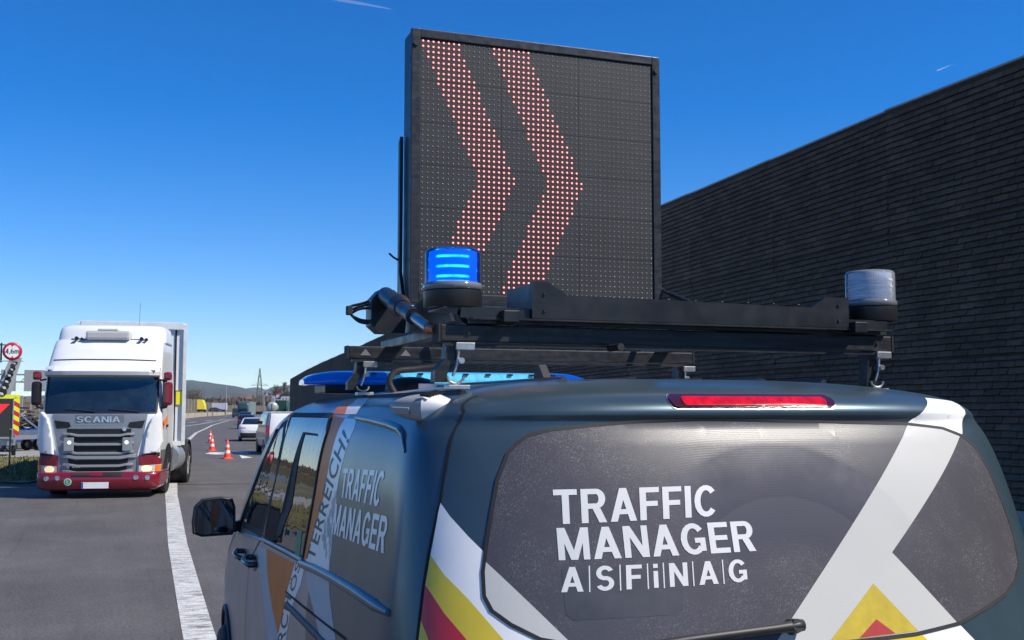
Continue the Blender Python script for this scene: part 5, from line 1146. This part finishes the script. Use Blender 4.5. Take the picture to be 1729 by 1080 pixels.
x, y = at_px(383, 330)
pole = empty('lamp_pole', (x, y, 0), 0, 'thin pale pole standing beside the pale box trailer', 'pole'); MB().cyl((0, 0, 0), (0, 0, 9.4), .13, .07, 10).build('mast', postm, pole); MB().b2((-.1, -.5, 9.3), (.1, .2, 9.42)).build('lamp_head', postm, pole)
# electricity pylon
x, y = at_px(439, 640); py = empty('electricity_pylon', (x, y, 0), -R(14), 'green lattice electricity pylon on the horizon, left of the tanker', 'pylon')
mb = MB(); gp = mat('pylon_green_steel', (0.10, 0.12, 0.10), .6); lv = [(0, 2.4), (8, 1.7), (15, 1.15), (20, .8), (23, .45), (26.5, .08)]
for (z0_, r0), (z1_, r1) in zip(lv, lv[1:]):
    for i in range(4):
        a, b = R(45 + 90 * i), R(135 + 90 * i); P = lambda r, t, z: (r * math.cos(t) * 1.4, r * math.sin(t) * 1.4, z)
        mb.beam(P(r0, a, z0_), P(r1, a, z1_), .30, .30); mb.beam(P(r0, a, z0_), P(r1, b, z1_), .1, .1); mb.beam(P(r0, b, z0_), P(r1, a, z1_), .1, .1); mb.beam(P(r1, a, z1_), P(r1, b, z1_), .1, .1)
mb.build('lattice_mast', gp, py)
mb = MB(); mb.beam((-5, 0, 16.6), (5, 0, 16.6), .2, .2)
for s in (-1, 1): mb.v and mb.beam((s * 5, 0, 16.6), (s * .9, 0, 17.8), .12, .12)
mb.box((0, 0, 16.6), (10, .2, .2)); mb.build('cross_arm', gp, py)
# gantry with a round sign ahead
x, y = at_px(447, 205); g = empty('road_gantry', (x, y, 0), -R(20), 'pale steel gantry with a beam reaching to the right, behind the tanker', 'gantry')
MB().b2((-.18, -.18, 0), (.18, .18, 4.8)).build('post', postm, g); MB().b2((-.18, -.15, 4.5), (7.5, .15, 4.75)).build('beam', postm, g)
s_ = MB().cyl((2.7, -.2, 4.55), (2.7, -.28, 4.55), .55, n=24).build('round_sign', M['film_white'], g)
MB().lathe([(.42, 0), (.56, 0), (.56, .03), (.42, .03)], (2.7, -.285, 4.55), (0, -1, 0), 24).build('sign_rim', M['film_red'], s_)

# ------------------------------------------------------------------ houses, sheds, hills, trees
roofm = mat('clay_tile_roof', (0.17, 0.095, 0.072), .8, var=.2, scale=.3); wallm = mat('rendered_house_wall', (0.50, 0.46, 0.40), .8, var=.15, scale=.1)
hs = [(352, 900, 10, 6, 5.4, 'white house with a low clay roof, leftmost of the far village'), (362, 980, 14, 7, 6.2, 'house with a brown-red roof, second from the left in the far village'), (376, 900, 16, 7, 6.6, 'long house with a clay roof left of the thin pole'), (390, 860, 18, 8, 7.4, 'house with a broad tiled roof right of the thin pole'), (405, 900, 20, 8, 8.4, 'tall house with a red tiled roof in the middle of the far village'),
      (414, 960, 14, 7, 8.8, 'house with a reddish gable above the oncoming lorry'), (428, 840, 16, 8, 8.0, 'wide house with a pale roof left of the pylon')]
for px, d, wd_, dp, hh, lab in hs:
    x, y = at_px(px, d); wd_ *= .6; h = empty('village_house', (x, y, 5.6), -R(14 + (px % 7) * 4), lab, 'house', 'houses of the far village'); e = hh * .62
    w_ = MB().b2((-wd_ / 2, -dp / 2, 0), (wd_ / 2, dp / 2, e)).build('wall', wallm, h)
    MB().prism([(-dp / 2 - .5, e + .01), (dp / 2 + .5, e + .01), (0, hh)], -wd_ / 2 - .4, wd_ / 2 + .4, 'x').build('roof', roofm, h)
    for i in range(3): MB().b2((-wd_ / 3 + i * wd_ / 3 - .5, -dp / 2 - .05, e * .45), (-wd_ / 3 + i * wd_ / 3 + .5, -dp / 2 - .01, e * .75)).build('window', M['glass_plain'], w_)
x, y = at_px(476, 520); h = empty('long_shed', (x, y, 0), -R(20), 'long white industrial shed behind the gantry, next to the end of the dark wall', 'building')
MB().b2((-4.6, 0, 5.6), (4.8, 9, 8.6)).build('pale_cladding', mat('white_cladding', (.66, .62, .58), .6), h); MB().b2((-4.6, .05, 0), (4.8, 8.9, 5.59)).build('wall', mat('shed_base', (.12, .12, .11), .8), h)
for i in range(6): MB().b2((-4.3 + 1.55 * i, -.05, 6.3), (-3.3 + 1.55 * i, -.01, 8.0)).build('window', mat('shed_glazing', (.35, .33, .32), .4) if i == 0 else bpy.data.materials['shed_glazing'], h)
x, y = at_px(450, 1100); ch = empty('church_tower', (x, y, 0), -R(10), 'small white tower rising from the trees right of the pylon', 'tower')
MB().b2((-1.8, -1.8, 0), (1.8, 1.8, 18)).build('tower_wall', M['film_white'], ch); MB().lathe([(2.6, 18.01), (.01, 22)], (0, 0, 0), n=4, smooth=False).build('spire', roofm, ch)
def slope():
    mb = MB(); vs = []
    for d, z in ((560, -.2), (800, 5.2), (1200, 9), (2600, 14)):
        for px in (-1500, -400, 200, 500, 900, 2000): x, y = at_px(px, d); vs.append((x, y, z))
    mb.add(vs, [(j * 6 + i, j * 6 + i + 1, (j + 1) * 6 + i + 1, (j + 1) * 6 + i) for j in range(3) for i in range(5)], True); o = mb.build('rising_fields', em); o['kind'] = 'structure'
slope()
def hill(name, d, prof, m, depth=900):
    r = random.Random(len(prof)); mb = MB(); N = 200; rows = []
    px0, px1 = prof[0][0], prof[-1][0]
    for j in range(9):
        row = []
        for i in range(N + 1):
            px = px0 + (px1 - px0) * i / N
            for (a, za), (b, zb) in zip(prof, prof[1:]):
                if a <= px <= b: t = (px - a) / (b - a); t = t * t * (3 - 2 * t) * .6 + t * .4; z = za + (zb - za) * t; break
            top = z * d / 1850 + 1.87; q = j / 8; x, y = at_px(px, d - depth * (1 - q)); s = math.sin(q * math.pi / 2)
            row.append((x, y, -2 + (top + 2) * s * (1 + .05 * (1 - q) * math.sin(i * .21 + j)) + r.uniform(0, .5) * s * d / 1850))
        rows.append(row)
    vs = [p for row in rows for p in row]; n = N + 1
    mb.add(vs, [(j * n + i, j * n + i + 1, (j + 1) * n + i + 1, (j + 1) * n + i) for j in range(8) for i in range(N)], False)
    o = mb.build(name, m); o['kind'] = 'structure'; return o
hm = mat('wooded_hillside', (0.050, 0.062, 0.050), .95, var=.4, scale=.006, bump=.5, bscale=.03, bdist=8)
hill('wooded_hill', 4200, [(-900, 12), (-500, 30), (-100, 20), (60, 24), (150, 34), (240, 44), (300, 50.5), (325, 51), (345, 48), (375, 43.5), (400, 40), (415, 36.5), (432, 30), (450, 24), (480, 16), (520, 6)], hm)
hill('distant_hill', 7500, [(380, 20), (420, 38), (437, 39), (450, 35), (462, 40), (490, 43), (520, 45), (600, 40), (800, 30), (1200, 20)], hm)
bark = mat('bark', (0.075, 0.062, 0.048), .9, var=.3); twig = mat('bare_twigs', (0.105, 0.085, 0.058), .9, var=.35, scale=.3)
def tree(name, x, y, z, h, sp, label, cat, group=None, seed=0, n=800, slim=False, leaf=None):
    r = random.Random(seed); t = empty(name, (x, y, z), 0, label, cat, group)
    mb = MB().cyl((0, 0, 0), (r.uniform(-.1, .1) * h * .1, 0, h * (.95 if slim else .55)), h * .028, h * .008, 7); tips = []
    for i in range(14 if not slim else 18):
        z0_ = h * r.uniform(.15, .55 if not slim else .9); a = r.uniform(0, 6.28); L = sp * r.uniform(.5, 1.0) * (1 if not slim else .5); up = h * r.uniform(.2, .45) * (1 if not slim else .6)
        p1 = Vector((math.cos(a) * L, math.sin(a) * L, min(h * .98, z0_ + up))); mb.tube([(0, 0, z0_), p1 * .5 + Vector((0, 0, z0_ * .5 + up * .05)), p1], [h * .012, h * .008, h * .003], 5); tips.append((Vector((0, 0, z0_)), p1))
    mb.build('trunk', bark, t); mb = MB()
    for i in range(n):
        a, b = r.choice(tips); q = a.lerp(b, r.uniform(.35, 1.1)); q += Vector((r.gauss(0, 1), r.gauss(0, 1), r.gauss(0, .8))) * sp * .16; d = Vector((r.gauss(0, .5), r.gauss(0, .5), 1)).normalized(); s = h * r.uniform(.03, .09); wv = h * .004 * r.uniform(.7, 2.2); u = Vector((r.uniform(-1, 1), r.uniform(-1, 1), .1)).normalized() * wv
        if q.z > h: q.z = h - r.uniform(0, .1) * h
        if q.z < h * .08: q.z = h * .1
        mb.add([q - u, q + u, q + d * s], [(0, 1, 2)])
    mb.build('crown', leaf or twig, t, False); return t
for i, (px, d, h, sp, lab) in enumerate([(318, 430, 10.0, 4.5, 'broad bare tree right beside the lorry trailer'), (326, 445, 11.2, 5, 'tallest bare tree above the timber fence'), (336, 450, 9.5, 4, 'bare tree rising behind the yellow lorry'), (344, 470, 7.2, 3.4, 'low bare tree right of the yellow lorry')]):
    x, y = at_px(px, d); tree('bare_tree', x, y, 1.4, h - 1, sp, lab, 'tree', 'bare trees behind the timber fence', i, 1300)
for i, (px, d, h, lab) in enumerate([(463, 560, 12.5, 'short bare poplar, leftmost of the row by the wall end'), (467, 565, 15.0, 'tall bare poplar, second from the left in the row by the wall end'), (471, 560, 14.0, 'bare poplar in the middle of the row by the wall end'), (475, 570, 13.5, 'bare poplar, fourth in the row by the wall end'), (480, 565, 16.0, 'tallest bare poplar in the row by the wall end'), (485, 560, 14, 'bare poplar touching the end of the dark wall')]):
    x, y = at_px(px, d); tree('bare_poplar', x, y, 0, h, 2.6, lab, 'tree', 'poplars by the end of the wall', 20 + i, 700, True)
def wood_mass(name, label, rows, seed):
    r = random.Random(seed); mb = MB()
    for (px0, px1, d, h0, h1, n) in rows:
        for _ in range(n):
            t = r.random(); px = px0 + (px1 - px0) * t; x, y = at_px(px, d * r.uniform(.95, 1.08)); h = (h0 + (h1 - h0) * t) * (0.75 + .25 * math.sin(px * 1.7) * math.sin(px * .63 + 1)) * math.sqrt(r.uniform(.03, 1)); s = h1 * .13 * r.uniform(.6, 1.6)
            a = r.uniform(0, 3.14); mb.add([(x - math.cos(a) * s, y - math.sin(a) * s, h * .8 - s), (x + math.cos(a) * s, y + math.sin(a) * s, h * .8 - s * r.uniform(.2, 1)), (x + r.uniform(-s, s), y, h + s * r.uniform(0, .5))], [(0, 1, 2)])
    o = mb.build(name, mat(name + '_twigs', (0.088, 0.070, 0.048), .95, var=.45, scale=.12), None, False); return tag(o, label, 'woodland', kind='stuff')
wood_mass('far_woodland', 'brown leafless woodland in front of the far village and hills', [(335, 500, 600, 7.5, 8.0, 9000), (300, 500, 760, 10, 10, 5200), (335, 470, 850, 13.2, 13.5, 4200), (440, 520, 700, 13, 16, 3600), (-60, 90, 150, 3.2, 3.6, 1600), (-300, 320, 500, 9, 9, 3000)], 4)

# ------------------------------------------------------------------ left edge: warning trailer, sign, gantry, low loader
WT = at_px(12, 45.0)
wt = empty('warning_trailer', (WT[0], WT[1], 0), -R(-3), 'grey road-works warning trailer with a striped display board and a slanted arm of round lamps', 'trailer')
db = MB().b2((-1.25, 0, .78), (.28, .12, 2.36), .02).build('display_board', mat('display_black', (0.025, 0.027, 0.026), .6), wt)
MB().b2((-1.3, -.02, .72), (.31, -.003, .80)).build('board_edge', M['alu'], db); MB().b2((.27, -.03, .80), (.31, -.003, 2.30)).build('board_edge', M['alu'], db)
MB().prism([(-.60, 1.30), (.16, 2.14), (-1.0, 2.14)], -.022, -.008, 'y').build('red_triangle', mat('red_display', (0.7, 0.02, 0.03), .5, emis=(1, .03, .04), es=.35), db)
MB().prism([(-.57, 1.62), (-.22, 2.02), (-.86, 2.02)], -.030, -.0225, 'y').build('white_triangle', M['film_white'], db)
for i in range(8):
    z = .95 + i * .19; MB().prism([(.315, z), (.53, z - .13), (.53, z + .055), (.315, z + .185)], 0, .03, 'y').build('stripe', M['film_red'] if i % 2 == 0 else mat('fluorescent_yellow', (0.80, 0.82, 0.02), .5) if i == 1 else bpy.data.materials['fluorescent_yellow'] if i % 2 else M['film_red'], db)
MB().b2((-.30, 0, 2.365), (.53, .03, 2.52)).build('top_band', bpy.data.materials['fluorescent_yellow'], db)
MB().b2((.30, -.01, .72), (.315, .05, 2.40)).build('board_edge', M['alu'], db)
am = MB().prism([(-.52, 2.4), (.14, 2.4), (.55, 4.05), (.10, 4.05)], .05, .11, 'y').build('lamp_arm', mat('arm_grey', (0.34, 0.35, 0.35), .5, var=.1), wt)
for i in range(6):
    t = i / 5; x, z = -.12 + .42 * t, 2.62 + 1.22 * t; r_ = .155 - .06 * t
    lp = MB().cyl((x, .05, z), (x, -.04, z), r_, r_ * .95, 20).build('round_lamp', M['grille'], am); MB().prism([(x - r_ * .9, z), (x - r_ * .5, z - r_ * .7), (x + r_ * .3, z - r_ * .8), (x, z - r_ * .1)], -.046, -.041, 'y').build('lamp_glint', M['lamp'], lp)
mb = MB().b2((-1.4, .2, .45), (.4, 2.2, .70)).b2((-1.2, .05, .45), (-1.1, .15, .8)).b2((.1, .05, .45), (.2, .15, .8)); mb.build('trailer_frame', M['alu'], wt)
for s in (-.95, .25): MB().cyl((s, 1.2, .32), (s + .16, 1.2, .32), .32, n=18).build('wheel', M['rubber'], wt)
MB().b2((-.28, .3, .70), (.24, .8, .84)).build('tool_box', bpy.data.materials['fluorescent_yellow'], wt)
SG = at_px(20, 44.6)
sg_ = empty('height_limit_sign', (SG[0], SG[1], 3.82), -R(-3), 'round red-rimmed sign reading 4,6m fixed above the slanted lamp arm', 'sign')
d0 = MB().cyl((0, .03, .46), (0, 0, .46), .345, n=40).build('sign_face', M['film_white'], sg_)
MB().lathe([(.272, -.004), (.365, -.006), (.37, .035), (.272, .035)], (0, -.002, .46), (0, 1, 0), 40).build('red_rim', mat('sign_red', (0.50, 0.015, 0.03), .4), d0)
for s in (-1, 1): MB().prism([(-.075, .46 + s * .29), (.075, .46 + s * .29), (0, .46 + s * .19)], -.012, -.004, 'y').build('arrow_head', bpy.data.materials['sign_red'], d0)
flat_text('sign_lettering', '4,6m', [(-.255, -.010, .37), (.26, -.010, .37), (.26, -.010, .57), (-.255, -.010, .57)], M['film_dark'], d0, .02)
MB().b2((-.42, .02, .04), (.42, .06, .08)).cyl((0, .05, -.05), (0, .05, .4), .03).build('bracket', M['alu'], sg_)
MB().b2((-.45, .08, 0), (-.38, .14, .8)).b2((-.60, .08, .2), (-.53, .14, .75)).b2((-.6, .08, .7), (.0, .14, .74)).build('side_frame', M['plastic'], sg_)
P_ = at_px(22, 36.5); po = empty('marker_post', (P_[0], P_[1], 0), 0, 'thin black post standing in the grass in front of the warning trailer', 'post')
MB().cyl((0, 0, 0), (0, 0, 1.24), .03, n=10).build('shaft', M['plastic'], po); MB().cyl((0, 0, 1.24), (0, 0, 1.27), .038, n=10).build('cap', M['alu'], po)
LT = at_px(26, 51); lt = empty('low_loader_trailer', (LT[0], LT[1], 0), -R(118), 'flat aluminium trailer with twin wheels parked behind the warning trailer', 'trailer')
MB().b2((-1.0, -3.5, .55), (1.0, .75, .72), .01).b2((-1.0, -3.5, .72), (-.95, .75, .95)).b2((.95, -3.5, .72), (1.0, .75, .95)).build('trailer_bed', M['alu'], lt)
MB().beam((1.0, -.6, 1.9), (1.0, .8, .9), .05, .06).beam((-1.0, -.6, 1.9), (-1.0, .8, .9), .05, .06).build('ramp_arm', M['alu'], lt)
for y_ in (.05, .62):
    for s in (-1, 1): wheel(lt, (s * 1.08, y_, .27), .27, .20, s, M['alu'])
MB().b2((1.0, -1.35, .56), (1.02, -1.05, .74)).build('red_reflector', M['film_red'], lt)
JP = at_px(58, 53)
def junk():
    r = random.Random(8); c = empty('scrap_pile', (JP[0], JP[1], 0), 0, 'pile of dark scrap and timber on a blue skip beside the white lorry', 'scrap pile')
    MB().prism([(-.9, .35), (1.6, .35), (1.7, 1.0), (-1.0, 1.0)], 0, 1.6, 'y').build('skip', mat('blue_skip_paint', (0.02, 0.08, 0.36), .5, var=.2), c)
    MB().b2((-.6, -.02, .62), (.8, -.005, .78)).build('skip_mark', M['film_white'], c)
    mb, m2 = MB(), MB()
    for i in range(170):
        p = Vector((r.gauss(.2, .75), .8 + r.gauss(0, .4), 1.05 + abs(r.gauss(0, .42)))); d = Vector((r.gauss(0, 1), r.gauss(0, .6), r.gauss(0, .25))).normalized() * r.uniform(.1, .42)
        (mb if r.random() < .65 else m2).beam(p - d, p + d, r.uniform(.03, .10), r.uniform(.02, .10))
    mb.build('dark_scrap', mat('dark_scrap_metal', (0.035, 0.03, 0.027), .8, var=.5, scale=3), c); m2.build('timber_offcuts', mat('weathered_timber', (0.30, 0.26, 0.20), .85, var=.3, scale=3), c)
junk()
GA = at_px(45, 90); ga = empty('sign_gantry', (GA[0], GA[1], 0), -R(-2), 'grey steel gantry carrying the backs of overhead signs, behind the warning trailer', 'gantry')
gm = mat('gantry_grey', (0.20, 0.21, 0.21), .6, .2, var=.15); mb = MB()
for z in (4.15, 4.75): mb.b2((-4, 0, z), (6, .12, z + .12))
for i in range(9): mb.beam((-3.9 + 1.15 * i, .06, 4.2), (-3.3 + 1.15 * i, .06, 4.8), .06, .06)
mb.build('beam', gm, ga)
for x0_, x1_ in ((-.15, 2.3), (-3.6, -2.2), (-1.9, -.75), (2.5, 5.2)): MB().b2((x0_, -.06, 3.45), (x1_, -.02, 5.2)).build('sign_back', mat('sign_back_grey', (0.27, 0.28, 0.28), .6, var=.1) if x0_ == -.15 else bpy.data.materials['sign_back_grey'], ga)
for x_ in (-3.8, .9, 5.8): MB().b2((x_, .02, 0), (x_ + .16, .18, 4.15)).build('post', postm, ga)
V2 = at_px(36, 62); pv = empty('graffiti_panel', (V2[0], V2[1], 0.6), -R(10), 'small purple and white painted panel standing behind the low loader trailer', 'panel')
MB().b2((-.45, 0, 0), (.75, .06, 1.25), .02).build('board', mat('purple_paint', (0.16, 0.07, 0.24), .5), pv); MB().b2((.05, -.012, .3), (.30, -.002, 1.1)).b2((.302, -.012, .3), (.6, -.002, .5)).build('pale_mark', M['film_white'], pv)
MB().b2((-.35, .01, -.6), (-.28, .05, 0)).b2((.6, .01, -.6), (.67, .05, 0)).build('post', postm, pv)
# blue lorry and a few things that only show as reflections in the van's side
x, y = -16.5, 27.0
far_box_lorry('blue_lorry', 0, 1, 0, (2.5, 10, 3.6), 170, mat('grey_canvas', (.4, .42, .44), .6), 'blue lorry mirrored in the sliding door window of the van', cabm=mat('blue_lorry_paint', (0.01, 0.07, 0.45), .3, coat=.6)).location = (-13.0, 22.0, 0)
# haze
hz = MB().b2((-12000, -3000, -1.5), (12000, 11000, 420)).build('haze', None if False else bpy.data.materials.new('haze_air')); hz['kind'] = 'stuff'
hm_ = bpy.data.materials['haze_air']; hm_.use_nodes = True; hm_.node_tree.nodes.clear(); hv = hm_.node_tree.nodes.new('ShaderNodeVolumePrincipled'); hv.inputs['Color'].default_value = (.74, .85, 1.0, 1); hv.inputs['Density'].default_value = 0.00005
ho = hm_.node_tree.nodes.new('ShaderNodeOutputMaterial'); hm_.node_tree.links.new(hv.outputs[0], ho.inputs['Volume'])
# contrail
ct = NT('contrail_ice'); tb = ct.n('ShaderNodeBsdfTransparent'); dfc = ct.n('ShaderNodeBsdfDiffuse'); dfc.inputs[0].default_value = (.9, .93, 1, 1); mx = ct.n('ShaderNodeMixShader'); ct.put(mx, 0, ct.ramp(ct.noise(.0006, 4), .3, .7, .04, .22)); ct.l(tb, 0, mx, 1); ct.l(dfc, 0, mx, 2); ct.l(mx, 0, ct.out, 0)
def sky_pt(px, py_, d):
    l = (px - 864.5) / 1850 * d; u = (540 - py_) / 1850 * d; p = R(4.728); f = d * math.cos(p) - u * math.sin(p); z = d * math.sin(p) + u * math.cos(p) + 1.87; a = R(20)
    return (f * math.sin(a) + l * math.cos(a), f * math.cos(a) - l * math.sin(a), z)
MB().tube([sky_pt(520, -8, 9000), sky_pt(600, 4, 9200), sky_pt(660, 15, 9400)], [6, 12, 3], 8).build('contrail', ct.m).update_tag(); tag(bpy.data.objects['contrail'], 'faint white contrail near the top of the sky, left of the board', 'contrail')
o = MB().tube([sky_pt(1582, 119, 9000), sky_pt(1605, 110, 9200)], [5, 1.5], 8).build('contrail', ct.m); tag(o, 'short faint contrail above the dark wall at the right', 'contrail')
